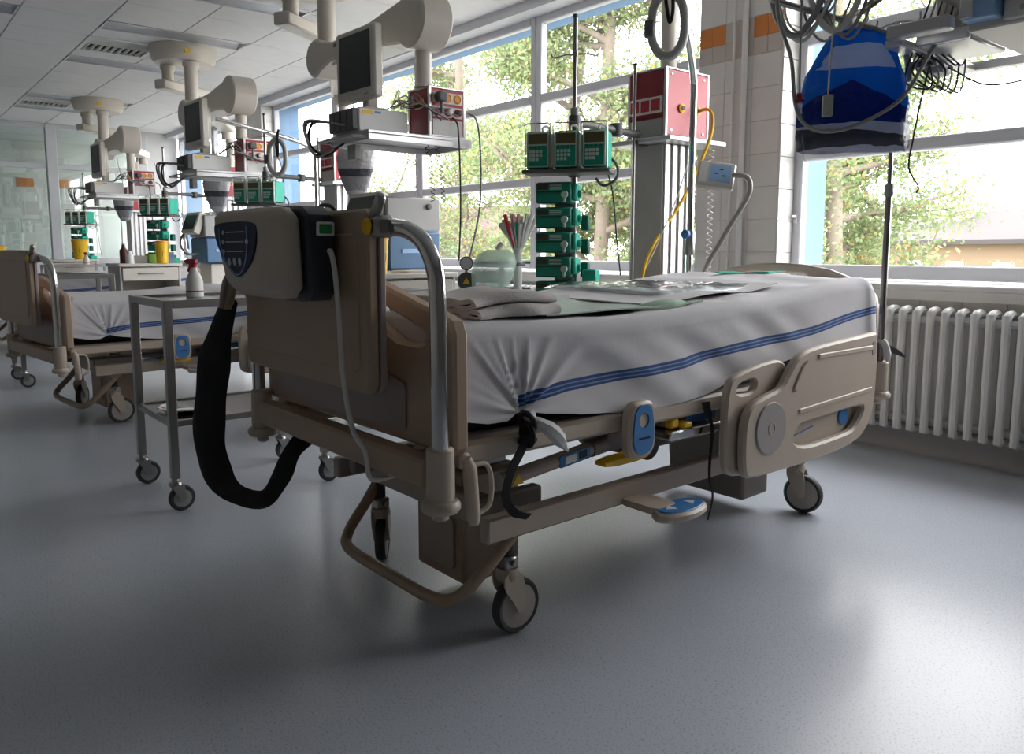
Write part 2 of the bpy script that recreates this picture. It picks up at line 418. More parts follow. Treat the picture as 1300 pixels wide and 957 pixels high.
for (x, y), l in zip(vents, ('square slatted air vent in the ceiling beside the second pendant mount', 'square slatted air vent in the ceiling by the farthest pendant mount')):
    t = thing('ceiling_vent', l, 'vent', (x, y, ZC), 0, 'ceiling air vents')
    m = MB(); m.box(-.31, .31, -.31, -.27, -.006, .03, .003); m.box(-.31, .31, .27, .31, -.006, .03, .003); m.box(-.31, -.27, -.27, .27, -.006, .03, .003); m.box(.27, .31, -.27, .27, -.006, .03, .003); m.build('frame', WHITEP, t)
    MB().box(-.27, .27, -.27, .27, .02, .03).build('backing', GREYD, t)
    for k in range(9):
        MB().box(-.27, -.005, -.26+k*.06, -.235+k*.06, -.004, .016, rot=rotm('X', .6)).build('slat', WHITEP, t)
        MB().box(.005+k*.029, .012+k*.029, -.27, .27, -.004, .016, rot=rotm('Y', .6)).build('slat', WHITEP, t)

# window wall: spandrel, pillars, frames, panes
PIL = [(-3.24, -2.655), (-10.86, -10.25)]
struct(MB().box(.10, XR, YW, YF+.1, .84, ZC).build('wall_light_block', WALLM))  # unseen solid wall, added to cut the daylight from the right
ww = struct(MB().box(XL-.2, XR, YW, YW+.3, 0, .84).build('wall_windows', WALLM))
def pillar(x0, x1):
    m = MB().box(x0, x1, YW+.003, YF+.10, .84, ZC); o = m.build('wall_pillar', GROUT); struct(o); return o
pils = [pillar(*p) for p in PIL]
struct(MB().box(XL-.2, XR, YW-.01, YF+.06, 2.90, ZC).build('trim_3', WFRAME))
# wall tiles on the near pillar and under the near window
tmesh = {}
def wtile(par, x0, x1, z0, z1, m, face='y', yy=YW):
    k = (round(x1-x0, 3), round(z1-z0, 3), m.name, face)
    if k not in tmesh:
        w, h = k[0], k[1]
        b = MB()
        if face == 'y': b.box(-w/2+.0015, w/2-.0015, -.012, .001, -h/2+.0015, h/2-.0015, .0015)
        else: b.box(-.001, .012, -w/2+.0015, w/2-.0015, -h/2+.0015, h/2-.0015, .0015)
        o = b.build('tile', m, par); tmesh[k] = o
    else:
        o = tmesh[k].copy(); COL.objects.link(o); o.parent = par
    o.location = ((x0+x1)/2, yy, (z0+z1)/2) if face == 'y' else (par_x, (x0+x1)/2, (z0+z1)/2)
    return o
for pi, (px0, px1) in enumerate(PIL):
    o = pils[pi]; n = 3; cw = (px1-px0)/n
    for c in range(n):
        z = .84
        for k in range(7): wtile(o, px0+c*cw, px0+(c+1)*cw, z+k*.193, z+(k+1)*.193, TILEW, 'y', YW+.012)
        zz = z+7*.193
        for s in range(2):
            m2 = TILEO if c != 1 else TILEB
            wtile(o, px0+c*cw+s*cw/2, px0+(c+.5)*cw+s*cw/2, zz, zz+.10, TILEB, 'y', YW+.012)
            wtile(o, px0+c*cw+s*cw/2, px0+(c+.5)*cw+s*cw/2, zz+.10, zz+.22, m2, 'y', YW+.012)
        for k in range(3): wtile(o, px0+c*cw, px0+(c+1)*cw, zz+.22+k*.193, min(2.9, zz+.22+(k+1)*.193), TILEW, 'y', YW+.012)
    par_x = px1
    for k in range(11): wtile(o, YW+.0, YW+.16, .84+k*.187, .84+(k+1)*.187, TILEW, 'x')
for r in range(4):
    for c in range(14):
        wtile(ww, -2.6+c*.2, -2.4+c*.2, .04+r*.2, .24+r*.2, TILEW, 'y', YW)
struct(MB().tube([(-2.885, YW-.03, .3), (-2.885, YW-.03, 2.9)], .018, 10).build('trim_4', WALLM))
struct(MB().tube([(-2.97, YW-.02, .3), (-2.97, YW-.02, 2.9)], .008, 8).build('trim_5', WALLM))
# cove skirting
cv = MB()
cv.grid(lambda u, v: ((XL+.01)*(1-u)+XR*u, YW-.012-.045*(1-math.sin(v*PI/2)), .001+.10*(1-math.cos(v*PI/2)) if v < 1 else .11), 1, 6)
struct(cv.build('baseboard_windows', mat('cove_vinyl', (.46, .46, .47), .5), sharp=80))
wid = [0]
def window(x0, x1, outer=True):
    wid[0] += 1
    t = bpy.data.objects.new('window_%d' % wid[0], None); COL.objects.link(t); t['kind'] = 'structure'
    z0, z1 = .885, 2.92
    tr = [(1.565, 1.635), (2.225, 2.295)]
    m = MB(); fw = .062
    m.box(x0, x0+fw, YF, YF+.07, z0, z1, .008); m.box(x1-fw, x1, YF, YF+.07, z0, z1, .008)
    m.box(x0+fw, x1-fw, YF+.002, YF+.07, z0, z0+.075, .008); m.box(x0+fw, x1-fw, YF+.002, YF+.07, z1-.075, z1, .008)
    m.build('window_frame', WFRAME, t)
    zz = [z0+.075] + [q for p in tr for q in p] + [z1-.075]
    for a, b in tr: MB().box(x0+fw, x1-fw, YF+.001, YF+.07, a, b, .008).build('transom', WFRAME, t)
    for k in range(3):
        MB().box(x0+fw, x1-fw, YF+.035, YF+.041, zz[2*k], zz[2*k+1]).build('pane', GLASS, t)
    h = MB(); h.box(x0+.02, x0+.045, YF-.012, YF, 1.2, 1.26, .004); h.box(x0+.025, x0+.04, YF-.05, YF-.012, 1.235, 1.25, .003); h.build('window_handle', ALU, t)
    return t
edges = [-10.25+1.752*k for k in range(5)]
for a, b in zip(edges, edges[1:]): window(a, b-.004)
window(-14.2, -12.55); window(-12.546, -10.86)
window(-2.655, -1.10); window(-1.096, .10)
struct(MB().box(XL, XR, YW-.05, YF, .84, .872, .008).build('window_sill', SILLM))
struct(MB().box(XL, XR, YW-.052, YW-.03, .79, .845, .004).build('trim_6', SILLM))
# outside reveals, light blue
for x in (-10.25, -2.655, -14.2): struct(MB().box(x-.05, x+.012, YF+.075, YF+.36, .8, 3.05).build('trim_outer_reveal', OUTB))
struct(MB().box(XL-.2, XR, YF+.1, YF+.42, 2.93, 3.4).build('facade_lintel', OUTB))
struct(MB().box(XL-.2, XR, YF+.08, YF+.40, .5, .875).build('facade_sill', SILLM))
# roof-window bracket on the mullion
# other walls
struct(MB().box(XR, XR+.15, YB, YF, 0, ZC+.1).build('wall_right', WALLB)); struct(MB().box(-18, XR, YB-.15, YB, 0, ZC+.1).build('wall_back', WALLB))
bw = struct(MB().box(-17.2, -17.05, YB, YF, 0, ZC+.05).build('wall_far', TILEW))
struct(MB().box(-18, XL-.2, YW, YW+.16, .0, .9).build('wall_next_room', WALLM))
for k, y in enumerate((1.75, 2.35, 2.95, 3.55, 1.15)):
    o = MB().box(-17.05, -17.04, y, y+.28, 2.18, 2.34, .002).build('tile', TILEO, bw)
# glazed partition
pt = bpy.data.objects.new('wall_left', None); COL.objects.link(pt); pt['kind'] = 'structure'
PX = XL
struct(MB().box(PX-.1, PX, 3.83, YW+.16, 0, ZC).build('wall_corner', WALLM))
posts = [3.79, 2.47, 1.13, -.2, -1.6, YB+.05]
for y in posts: MB().box(PX-.07, PX+.05, y-.075, y+.075, 0, ZC, .01).build('post', WFRAME, pt)
for a, b in zip(posts[1:], posts): 
    for z0, z1 in ((2.29, 2.37), (.80, .90), (2.91, ZC)): MB().box(PX-.06, PX+.02, a+.075, b-.075, z0, z1, .006).build('rail', WFRAME, pt)
    for z0, z1 in ((.90, 2.29), (2.37, 2.91)): MB().box(PX-.02, PX-.012, a+.075, b-.075, z0, z1).build('pane', GLASSP, pt)
    MB().box(PX-.03, PX-.0, a+.075, b-.075, .06, .80, .004).build('panel', WFRAME, pt)

# ------------------------------------------------------------------ radiators
def radiator(x0, n, label):
    t = thing('radiator', label, 'radiator', (x0, YW-.11, 0), 0, 'white column radiators')
    m = MB()
    for dy in (-.05, .05): m.tube(spline([(0, dy, .155), (0, dy, .19), (0, dy, .70), (0, dy, .735)], 3), [.014]+[.020]*8+[.017], 8)
    m.tube(spline([(0, -.052, .715), (0, -.03, .745), (0, .03, .745), (0, .052, .715)], 4), .02, 8); m.tube(spline([(0, -.052, .175), (0, -.03, .15), (0, .03, .15), (0, .052, .175)], 4), .02, 8)
    m.cyl((-.034, 0, .70), (.034, 0, .70), .022, n=8); m.cyl((-.034, 0, .19), (.034, 0, .19), .022, n=8)
    s = m.build('section', RADM, t)
    for k in range(1, n):
        c = s.copy(); COL.objects.link(c); c.location = (k*.067, 0, 0)
    for k in (1, n//2, n-2):
        MB().box(k*.067-.012, k*.067+.012, .03, .085, .66, .68).build('wall_bracket', RADM, t)
    return t
radiator(-2.42, 34, 'white column radiator under the window to the right of the near bed')
radiator(-6.35, 40, 'white column radiator under the windows behind the near bed pump tower')

# ------------------------------------------------------------------ hospital bed
UP = []   # parts that rise and fall with the lift columns
def castor(root, x, y, az):
    ca = MB()
    ca.cyl((0, 0, .225), (0, 0, .29), .017, n=12); ca.cur = 1
    ca.box(-.024, .024, -.024, .024, .19, .228, .006)
    ca.cyl((-.034, 0, .21), (.034, 0, .21), .008, n=8); ca.cur = 2
    R = rotm('Z', az)
    def tr(i0):
        for i in range(i0, len(ca.v)): ca.v[i] = tuple(R @ Vector(ca.v[i]))
    i0 = len(ca.v)
    ca.lathe([(.03, .16), (.034, .175), (.030, .192)], (0, 0, 0), 14)
    for sx in (-1, 1):
        ca.plate([rnd([(-.032, .185), (.03, .185), (.045, .12), (.045, .07), (.02, .06), (.0, .10), (-.03, .14)], 1)], sx*.022, sx*.028, lambda u, v, d: (d, u, v), 0)
    tr(i0)
    o = ca.build('castor', [RUBBER, STEEL, BEIGEL], root); o.location = (x, y, 0)
    w = MB(); q = rotm('Z', az) @ rotm('Y', PI/2); c = R @ Vector((0, .03, .077))
    w.lathe([(.060, -.014), (.070, -.017), (.0755, -.011), (.077, 0), (.0755, .011), (.070, .017), (.060, .014)], c, 28, q)
    w.cur = 1; w.lathe([(.010, -.020), (.02, -.018), (.056, -.0148), (.0605, -.0145), (.0605, .0145), (.056, .0148), (.02, .018), (.010, .020)], c, 24, q)
    w.build('wheel', [TYRE, WHEELD], o)
    return o
def up(o): UP.append(o.name); o['lift'] = 1; return o
def make_bed():
    t = thing('hospital_bed', 'beige adjustable hospital bed in the foreground with chrome push handles at its foot', 'bed', (-1.93, .97, 0), .015, 'hospital beds of the ward')
    for x, y, a in ((.33, .33, 0), (-.33, .33, .9), (.29, 1.88, -1.35), (-.31, 1.88, .5)): castor(t, x, y, a)
    for sx in (-1, 1):
        MB().box(sx*.37, sx*.41, .20, 2.02, .305, .372, .006).build('side_beam', FRAMEM, t)
    for y in (.30, 1.85): MB().box(-.37, .37, y, y+.06, .285, .362, .006).build('cross_beam', FRAMEM, t)
    m = MB().box(-.13, .12, .34, .56, .06, .40, .012); m.build('lift_column', BEIGE, t)
    m = MB(); m.plate([rrect(-.09, .08, .10, .26, .02)], .331, .342, lambda u, v, d: (u, d, v), .002); m.build('column_cover', FRAMEM, t)
    m = MB().box(-.18, .19, 1.66, 1.84, .06, .42, .010); m.build('lift_column', FRAMED, t)
    for y0, y1 in ((.38, .52), (1.69, 1.81)): up(MB().box(-.10, .10, y0, y1, .405, .545, .004).build('lift_piston', STEEL, t))
    for sx in (-1, 1): MB().box(sx*.34, sx*.30, .22, .45, .33, .40, .006).build('mount_bracket', FRAMED, t)
    # foot brake loop
    p = [(-.345, .335, .285), (-.335, .28, .22), (-.305, .195, .145), (-.24, .165, .114), (0, .165, .108), (.20, .168, .108), (.285, .195, .13), (.325, .26, .205), (.345, .335, .285)]
    MB().tube(spline(p, 6), .0175, 12).build('brake_bar', BEIGE, t)
    # lift linkage
    m = MB(); m.cyl((.335, .30, .437), (.335, .64, .470), .021, n=14); m.cur = 1; m.cyl((.335, .64, .470), (.335, .70, .476), .026, n=14); m.box(.30, .35, .69, .83, .45, .52, .012)
    l = up(m.build('lift_arm', [BEIGEL, FRAMED], t))
    up(MB().plate([rrect(.50, .62, -.017, .017, .004, 2)], 0, .004, lambda u, v, d: (.354+d, u, .457+.097*(u-.5)+v), 0).build('blue_sticker', BLUE, t))
    up(MB().plate([rrect(.52, .565, -.011, .011, .002, 2)], .004, .005, lambda u, v, d: (.354+d, u, .457+.097*(u-.5)+v), 0).build('white_symbol', WHITEP, t))
    up(MB().plate([rrect(.575, .605, -.009, .012, .002, 2)], .004, .005, lambda u, v, d: (.354+d, u, .457+.097*(u-.5)+v), 0).build('black_symbol', RUBBER, t))
    up(MB().plate([[(.325, -.014), (.365, -.014), (.345, .016)]], 0, .003, lambda u, v, d: (.3555+d, u, .440+v), 0).build('warning_triangle', YEL, t))
    up(MB().cyl((.20, .42, .50), (.12, 1.10, .47), .032, n=14).build('actuator', FRAMED, t))
    up(MB().box(.06, .28, .86, 1.36, .40, .51, .01).build('battery_box', FRAMED, t))
    up(MB().lathe([(.045, -.012), (.048, -.008), (.048, .008), (.045, .012)], (.31, .93, .43), 22, rotm('Y', PI/2)).build('pulley', FRAMED, t))
    up(MB().box(.10, .36, .36, 2.0, .515, .545, .006).build('sub_frame', FRAMEM, t)); up(MB().box(-.36, -.10, .36, 2.0, .515, .545, .006).build('sub_frame', FRAMEM, t))
    # deck
    for sx in (-1, 1):
        up(MB().box(sx*.41, sx*.465, .04, 2.09, .545, .60, .01).build('deck_rail', BEIGEL, t))
    for y0, y1 in ((.07, .62), (.64, 1.02), (1.04, 1.24), (1.26, 2.08)): up(MB().box(-.405, .405, y0, y1, .580, .60, .004).build('deck_panel', GREYP, t))
    up(MB().box(-.46, .46, -.028, .028, .507, .577, .008).build('foot_cross_bar', BEIGE, t)); up(MB().box(-.46, .46, 2.095, 2.145, .507, .577, .008).build('head_cross_bar', BEIGE, t))
    for x in (-.35, .35): 
        up(MB().box(x-.025, x+.025, .028, .30, .52, .565, .005).build('frame_stub', BEIGE, t)); up(MB().box(x-.025, x+.025, 1.9, 2.095, .52, .565, .005).build('frame_stub', BEIGE, t))
    for x in (-.49, .49):
        for y in (0, 2.12):
            b = up(MB().lathe([(.026, .610), (.032, .604), (.033, .50), (.031, .490), (.040, .488), (.046, .480), (.046, .470), (.040, .462), (.018, .460), (.019, .445), (.012, .440)], (x, y, 0), 22).build('corner_bumper', BEIGEL, t))
    # drop handle beside the foot bumper
    m = MB(); m.tube([(.50, .065, .575), (.50, .075, .55), (.50, .085, .43), (.50, .087, .415)], [.012, .017, .017, .012], 12)
    m.tube(spline([(.50, .08, .555), (.50, .125, .55), (.50, .14, .50), (.50, .13, .45), (.50, .09, .435)], 5), .006, 8); m.box(.44, .50, .05, .08, .55, .585, .005)
    up(m.build('drop_handle', BEIGEL, t))
    # footboard with shoulder openings
    R = [(.0, .99), (.08, .985), (.19, .965), (.385, .918), (.46, .902), (.492, .890), (.505, .86), (.505, .60), (.49, .582)]
    out = R + [(-x, z) for x, z in R[::-1][:-1]]
    hole = [(.10, .925), (.19, .913), (.37, .866), (.39, .852), (.385, .834), (.36, .826), (.27, .828), (.19, .858), (.11, .892)]
    fb = up(MB().plate([out, hole, [(-x, z) for x, z in hole]], .030, .072, XZ(0), .008).build('footboard', BEIGE, t))
    up(MB().grid(lambda u, v: (-.43+.74*u, .026-.030*math.sin(PI*u), .615+.17*v*(1-.35*abs(2*u-1)**2)), 24, 6).build('foot_skirt', MAUVE, t, sharp=80))
    # folding foot shelf
    sh = up(MB().plate([rrect(-.365, .345, .715, 1.14, .03)], -.090, -.062, XZ(0), .006).build('foot_shelf', BEIGE, t))
    MB().plate([rrect(-.335, .305, .765, 1.085, .03)], -.094, -.088, XZ(0), .003).build('inset_panel', BEIGE, sh)
    MB().plate([rrect(-.370, .350, .712, 1.143, .033), rrect(-.352, .332, .73, 1.125, .028)], -.062, -.046, XZ(0), .003).build('edge_trim', MAUVE, sh)
    for sx in (-1, 1):
        pts = [(.497, -.004, .58), (.497, -.006, .80), (.497, -.008, .96), (.490, -.012, 1.015), (.465, -.018, 1.062), (.425, -.026, 1.088), (.38, -.034, 1.097), (.335, -.04, 1.10)]
        up(MB().tube(spline([(sx*x, y, z) for x, y, z in pts], 5), .0195, 14).build('push_handle', CHROME, t))
    h = MB(); h.box(.325, .375, -.085, -.03, 1.075, 1.125, .01); h.box(.350, .372, -.082, -.062, 1.11, 1.175, .004, rotm('Y', .6)); h.cur = 1
    h.lathe([(.017, 0), (.019, .004), (.012, .010)], (.345, -.088, 1.10), 16, rotm('X', PI/2)); up(h.build('hinge', [STEEL, YEL], t))
    up(MB().box(-.515, -.465, -.035, .03, .895, .925, .008).build('post_clamp', BEIGEL, t))
    # headboard
    R = [(0, .990), (.12, .985), (.24, .965), (.34, .930), (.41, .895), (.44, .86), (.45, .80), (.45, .62), (.43, .59)]
    up(MB().plate([R+[(-x, z) for x, z in R[::-1][:-1]], rrect(-.17, .15, .885, .945, .028)], 2.155, 2.19, XZ(0), .008).build('headboard', BEIGEL, t))
    # lowered side rail on the head half, both sides
    for sx in (1, -1):
        fn = lambda u, v, d, sx=sx: (sx*d, u, v)
        ol = rnd([(1.084, .355), (1.13, .332), (1.78, .332), (1.90, .40), (1.935, .50), (1.935, .745), (1.885, .742), (1.48, .725), (1.385, .705), (1.325, .65), (1.285, .605), (1.20, .592), (1.11, .570), (1.080, .51)], 2)
        ho = rnd([(1.37, .470), (1.50, .474), (1.835, .485), (1.845, .46), (1.79, .405), (1.73, .39), (1.37, .385)], 2)
        a = up(MB().plate([ol, ho], .535, .567, fn, .008).build('side_rail', BEIGEL, t))
        ol2 = rnd([(1.035, .42), (1.05, .35), (1.15, .335), (1.40, .335), (1.42, .60), (1.36, .69), (1.25, .69), (1.10, .668), (1.04, .640)], 2)
        MB().plate([ol2, rnd([(1.085, .60), (1.19, .60), (1.20, .645), (1.10, .638)], 2)], .500, .528, fn, .007).build('rail_back_plate', BEIGEL, a)
        MB().plate([rrect(1.36, 1.86, .365, .50, .03)], .506, .530, fn, .004).build('recess_back', BEIGEL, a)
        d = MB().plate([circ(1.222, .485, .085, 32)], .566, .572, fn, .003).build('round_cover', mat('cover_grey_beige', (.36, .33, .31), .5), a)
        MB().plate([circ(1.222, .485, .020, 20), circ(1.222, .485, .016, 20)], .572, .5735, fn).build('cover_ring', BEIGEL, d)
        for (u0, v0, u1, v1) in ((1.50, .690, 1.88, .690), (1.39, .517, 1.89, .535)):
            MB().plate([[(u0, v0-.009), (u1, v1-.009), (u1+.005, v1), (u1, v1+.009), (u0, v0+.009), (u0-.005, v0)]], .566, .573, fn, .003).build('raised_rib', BEIGEL, a)
        MB().plate([[(1.36, .585), (1.345, .60), (1.40, .67), (1.425, .685), (1.44, .672), (1.40, .65)]], .566, .574, fn, .003).build('raised_rib', BEIGEL, a)
        MB().plate([rrect(1.885, 1.912, .662, .712, .012)], .5665, .569, fn).build('latch_hole', MAUVE, a)
        MB().plate([circ(1.755, .448, .034, 24)], .530, .537, fn, .002).build('blue_knob', BLUE, a)
        MB().plate([[(1.385, .415), (1.55, .437), (1.55, .441), (1.385, .419)]], .530, .5315, fn).build('angle_scale_print', BLUE, a)
        for y in (1.30, 1.78): MB().box(sx*.45, sx*.515, y, y+.06, .50, .545, .006).build('rail_arm', BEIGEL, a)
    # release plate, connector boxes, tray
    cp = up(MB().plate([rnd([(.618, .470), (.735, .470), (.735, .630), (.622, .630)], 2, .18)], .470, .505, YZ(0), .008).build('release_plate', BEIGEL, t))
    MB().plate([rnd([(.632, .482), (.722, .482), (.716, .60), (.695, .622), (.659, .622), (.638, .60)], 2), circ(.677, .578, .021, 16)], .505, .509, YZ(0)).build('blue_release_ring', BLUE, cp)
    MB().box(.5095, .511, .655, .70, .525, .530).build('printed_bar', NAVY, cp)
    up(MB().plate([rnd([(.56, .452), (.74, .452), (.74, .475), (.56, .475)], 1)], .43, .475, YZ(0), .004).build('yellow_guard', YEL, t))
    tr = up(MB().plate([rrect(.84, 1.10, .482, .510, .012)], .36, .47, YZ(0), .004).build('chrome_tray', CHROME, t))
    up(MB().box(.34, .43, .86, 1.12, .515, .542, .005).build('connector_box', FRAMED, t))
    up(MB().box(.43, .436, .96, 1.11, .516, .541).build('blue_label_strip', BLUE, t))
    up(MB().box(.425, .455, .865, .905, .514, .544, .006).box(.43, .47, .905, .95, .512, .530, .005).build('yellow_latch', YEL, t))
    # foot control pedal
    pd = MB().plate([rrect(.40, .54, .70, .80, .02, 2)], .305, .325, XY(0), .003).build('pedal_arm', BEIGEL, t)
    p2 = MB(); p2.plate([circ(.55, .79, .055, 28, .105)], .292, .320, XY(0), .008); p2 = p2.build('foot_pedal', BEIGEL, t)
    MB().plate([circ(.552, .79, .045, 28, .090)], .3195, .324, XY(0), .002).build('blue_pad', BLUE, p2)
    for s in (-1, 1):
        MB().plate([[(.535, .79+s*.035), (.57, .79+s*.035), (.5525, .79+s*.065)]], .324, .3248, XY(0)).build('arrow_mark', WHITEP, p2)
    return t
bed = make_bed()
# trapeze pole (lifting pole) of a bed
def trapeze(loc, rz, label, gl):
    top = [(.03, -.06, 1.91), (.10, -.20, 2.04), (.20, -.40, 2.20), (.33, -.66, 2.34)] if gl == 0 else [(.03, -.07, 1.865), (.06, -.20, 1.90), (.10, -.45, 1.94), (.16, -.85, 1.99)]
    gz = 0 if gl == 0 else -.235
    t = thing('lifting_pole', label, 'lifting pole', loc, rz, 'lifting poles at the bed heads')
    m = MB(); m.tube(spline([(0, 0, .48), (0, 0, 1.1), (.0, 0, 1.75), (.003, -.006, 1.83)]+top, 5), .0165, 12); m.build('pole', CHROME, t)
    MB().lathe([(.020, 1.02), (.024, 1.03), (.024, 1.13), (.020, 1.14)], (0, 0, 0), 14).build('collar', STEEL, t)
    MB().lathe([(.012, 0), (.022, .004), (.022, .022), (.012, .028)], (.0, -.02, 1.12), 10, rotm('X', PI/2)).build('blue_knob', BLUE, t)
    s = MB(); s.tube(spline([(.18, -.385, 2.19), (.155, -.40, 2.12), (.165, -.40, 2.04), (.18, -.40, 1.99), (.195, -.40, 2.04), (.19, -.40, 2.12), (.18, -.385, 2.19)], 4), .008, 6); s.v = [(v[0], v[1], v[2]+gz) for v in s.v]; s.build('strap', BLACKF, t)
    g = MB(); R = rotm('Z', .75)
    pts = [(0, 0, 2.13), (-.055, 0, 2.07), (-.068, 0, 1.98), (-.06, 0, 1.91), (-.03, 0, 1.865), (0, 0, 1.855), (.03, 0, 1.865), (.06, 0, 1.91), (.068, 0, 1.98), (.055, 0, 2.07)]
    P = spline(pts+[pts[0]], 4)[:-1]
    g.tube([R @ Vector((p.x, 0, 0))+Vector((.17, -.40, p.z)) for p in P], .019, 10, closed=True); g.v = [(v[0], v[1], v[2]+gz) for v in g.v]; g.build('grip_triangle', GREYP, t)
    c = MB(); c.box(-.02, .02, -.025, .025, 1.935, 2.0, .006, R, (0, 0, 1.96)); 
    c.v = [(R @ Vector((-.078, 0, 0)) + Vector((v[0]+.17, v[1]-.40, v[2])))[:] for v in c.v]; c.v = [(v[0], v[1], v[2]+gz) for v in c.v]; c.build('grip_clamp', GREYD, t)
    return t
trapeze((-2.42, 3.10, 0), 0, 'chrome lifting pole with grey triangular grip at the head of the near bed', 0)

# ------------------------------------------------------------------ mattress and sheet
def ztop(y): return .888-.024*math.sin(max(0, min(1, y/1.25))*PI)+.052*sm(1.35, 2.0, y)
def interp(pts, y):
    for (a, za), (b, zb) in zip(pts, pts[1:]):
        if y <= b: return za+(zb-za)*(y-a)/(b-a)
    return pts[-1][1]
HEM = [(.06, .655), (.16, .634), (.225, .632), (.274, .652), (.34, .636), (.48, .615), (.66, .596), (.83, .593), (1.02, .602), (1.27, .644), (1.50, .668), (1.76, .682), (2.2, .704)]
STR = [(.26, .670), (.30, .678), (.434, .695), (.669, .707), (.914, .710), (1.02, .718), (1.27, .735), (1.656, .762), (2.13, .808)]
def hem(y): return interp(HEM, y)
def zstr(y): return interp(STR, y)+.004*math.sin(7*y) if y > .262 else hem(y)-.2
def mattress(loc, rz, dz, label):
    m = MB(); m.box(-.435, .435, .085, 2.125, .602, .85, .05)
    o = m.build('mattress', MATTR); o.location = (loc[0], loc[1], dz); o.rotation_euler = (0, 0, rz)
    return tag(o, label, 'mattress', 'mattresses of the beds')
mattress((-1.93, .97), .015, 0, 'charcoal mattress showing below the sheet of the near bed')
def make_sheet():
    rg = random.Random(3); G = (.272, .645)
    ph = [rg.uniform(0, 6.3) for _ in range(8)]
    def wr(y, z):
        dy, dz = y-G[0], z-G[1]; d = math.hypot(dy, dz)+.02; th = math.atan2(dz, dy)
        w = math.exp(-d/.16)*(.006*math.sin(9*th+ph[0])+.004*math.sin(17*th+ph[1]))*min(1, d/.05)
        for t0, sg, am, ln in ((1.70, .022, .010, .34), (1.95, .03, .012, .38), (2.25, .04, .009, .32), (1.42, .035, .009, .28), (1.05, .09, .009, .35), (.62, .10, .008, .45), (.36, .07, .005, .4), (2.62, .07, .006, .2)):
            w += am*math.exp(-((th-t0)/sg)**2)*math.exp(-d/ln)*min(1, d/.04)
        q = (y-.3)*.50+(z-.7)*.9; e = sm(.35, .6, y)*(1-sm(1.3, 1.8, y))
        w += e*(.0042*math.sin(32*q+1.2*math.sin(4*y))+.002*math.sin(57*q+2))
        w += .004*math.sin(5.5*y-7*z+ph[2])+.002*math.sin(13*y+9*z+ph[3])
        w += -.016*math.exp(-(d/.06)**2)
        return w
    NY, NS, NT = 300, 60, 50; rows = []; vs = []; uvs = []
    for i in range(NY+1):
        y = .078+(2.135-.078)*i/NY
        endr = .045*(1-math.sqrt(max(0, 1-max(0, (y-2.08)/.06)**2))) if y > 2.08 else (.02*((.11-y)/.035)**2 if y < .11 else 0)
        zt = ztop(y)-endr; row = []
        for sx in (1, -1):
            col = []
            h0 = hem(y)
            for j in range(NS+1):
                v = j/NS; z = h0+(zt-.045-h0)*v
                x = .449+wr(y, z)*(1-sm(.75, 1, v)*.6)+.012*(1-v)**2*(1 if sx > 0 else .5)+.006*math.sin(9*y)*(1-v)
                col.append((sx*x, y, z, z-zstr(y)))
            for k in range(1, 7):
                an = k/6*PI/2; col.append((sx*(.449-.045+.045*math.cos(an)-.0), y, zt-.045+.045*math.sin(an), .3))
            row.append(col)
        top = []
        for k in range(1, NT):
            x = .404-.808*k/NT
            top.append((x, y, zt+.004*math.sin(4*y+7*x)+.003*math.sin(11*x-6*y)+.003*math.sin(23*y+5*x)*(.3+sm(.2, .9, y)), .3))
        r = row[0]+top+row[1][::-1]
        rows.append(r)
    n = len(rows[0]); mb = MB()
    for r in rows: mb.v += [p[:3] for p in r]; uvs += [(p[1], p[3]) for p in r]
    for i in range(len(rows)-1):
        for j in range(n-1): mb.f.append((i*n+j, i*n+j+1, (i+1)*n+j+1, (i+1)*n+j)); mb.mi.append(0)
    # end drops
    for ri, dirn in ((0, -1), (len(rows)-1, 1)):
        o = len(mb.v); r = rows[ri]
        for p in r:
            zz = hem(p[1])+.02; mb.v.append((p[0]*.99, p[1]+dirn*.004, min(p[2], zz))); uvs.append((p[1], .3 if p[2] > .75 else -.3))
        for j in range(n-1): mb.f.append((ri*n+j, ri*n+j+1, o+j+1, o+j)); mb.mi.append(0)
    ob = mb.build('bed_sheet', SHEETM, sharp=180)
    me = ob.data; ul = me.uv_layers.new(name='UVMap')
    for lp in me.loops: ul.data[lp.index].uv = uvs[lp.vertex_index]
    return ob
sheet = make_sheet(); sheet.location = (-1.93, .97, 0); sheet.rotation_euler = (0, 0, .015)
tag(sheet, 'white bed sheet with triple blue stripe stretched over the near bed', 'bed sheet', 'sheets on the beds')
def T1(x, y, z):   # near bed local -> world
    c, s = math.cos(.015), math.sin(.015); return (-1.93+c*x-s*y, .97+s*x+c*y, z)
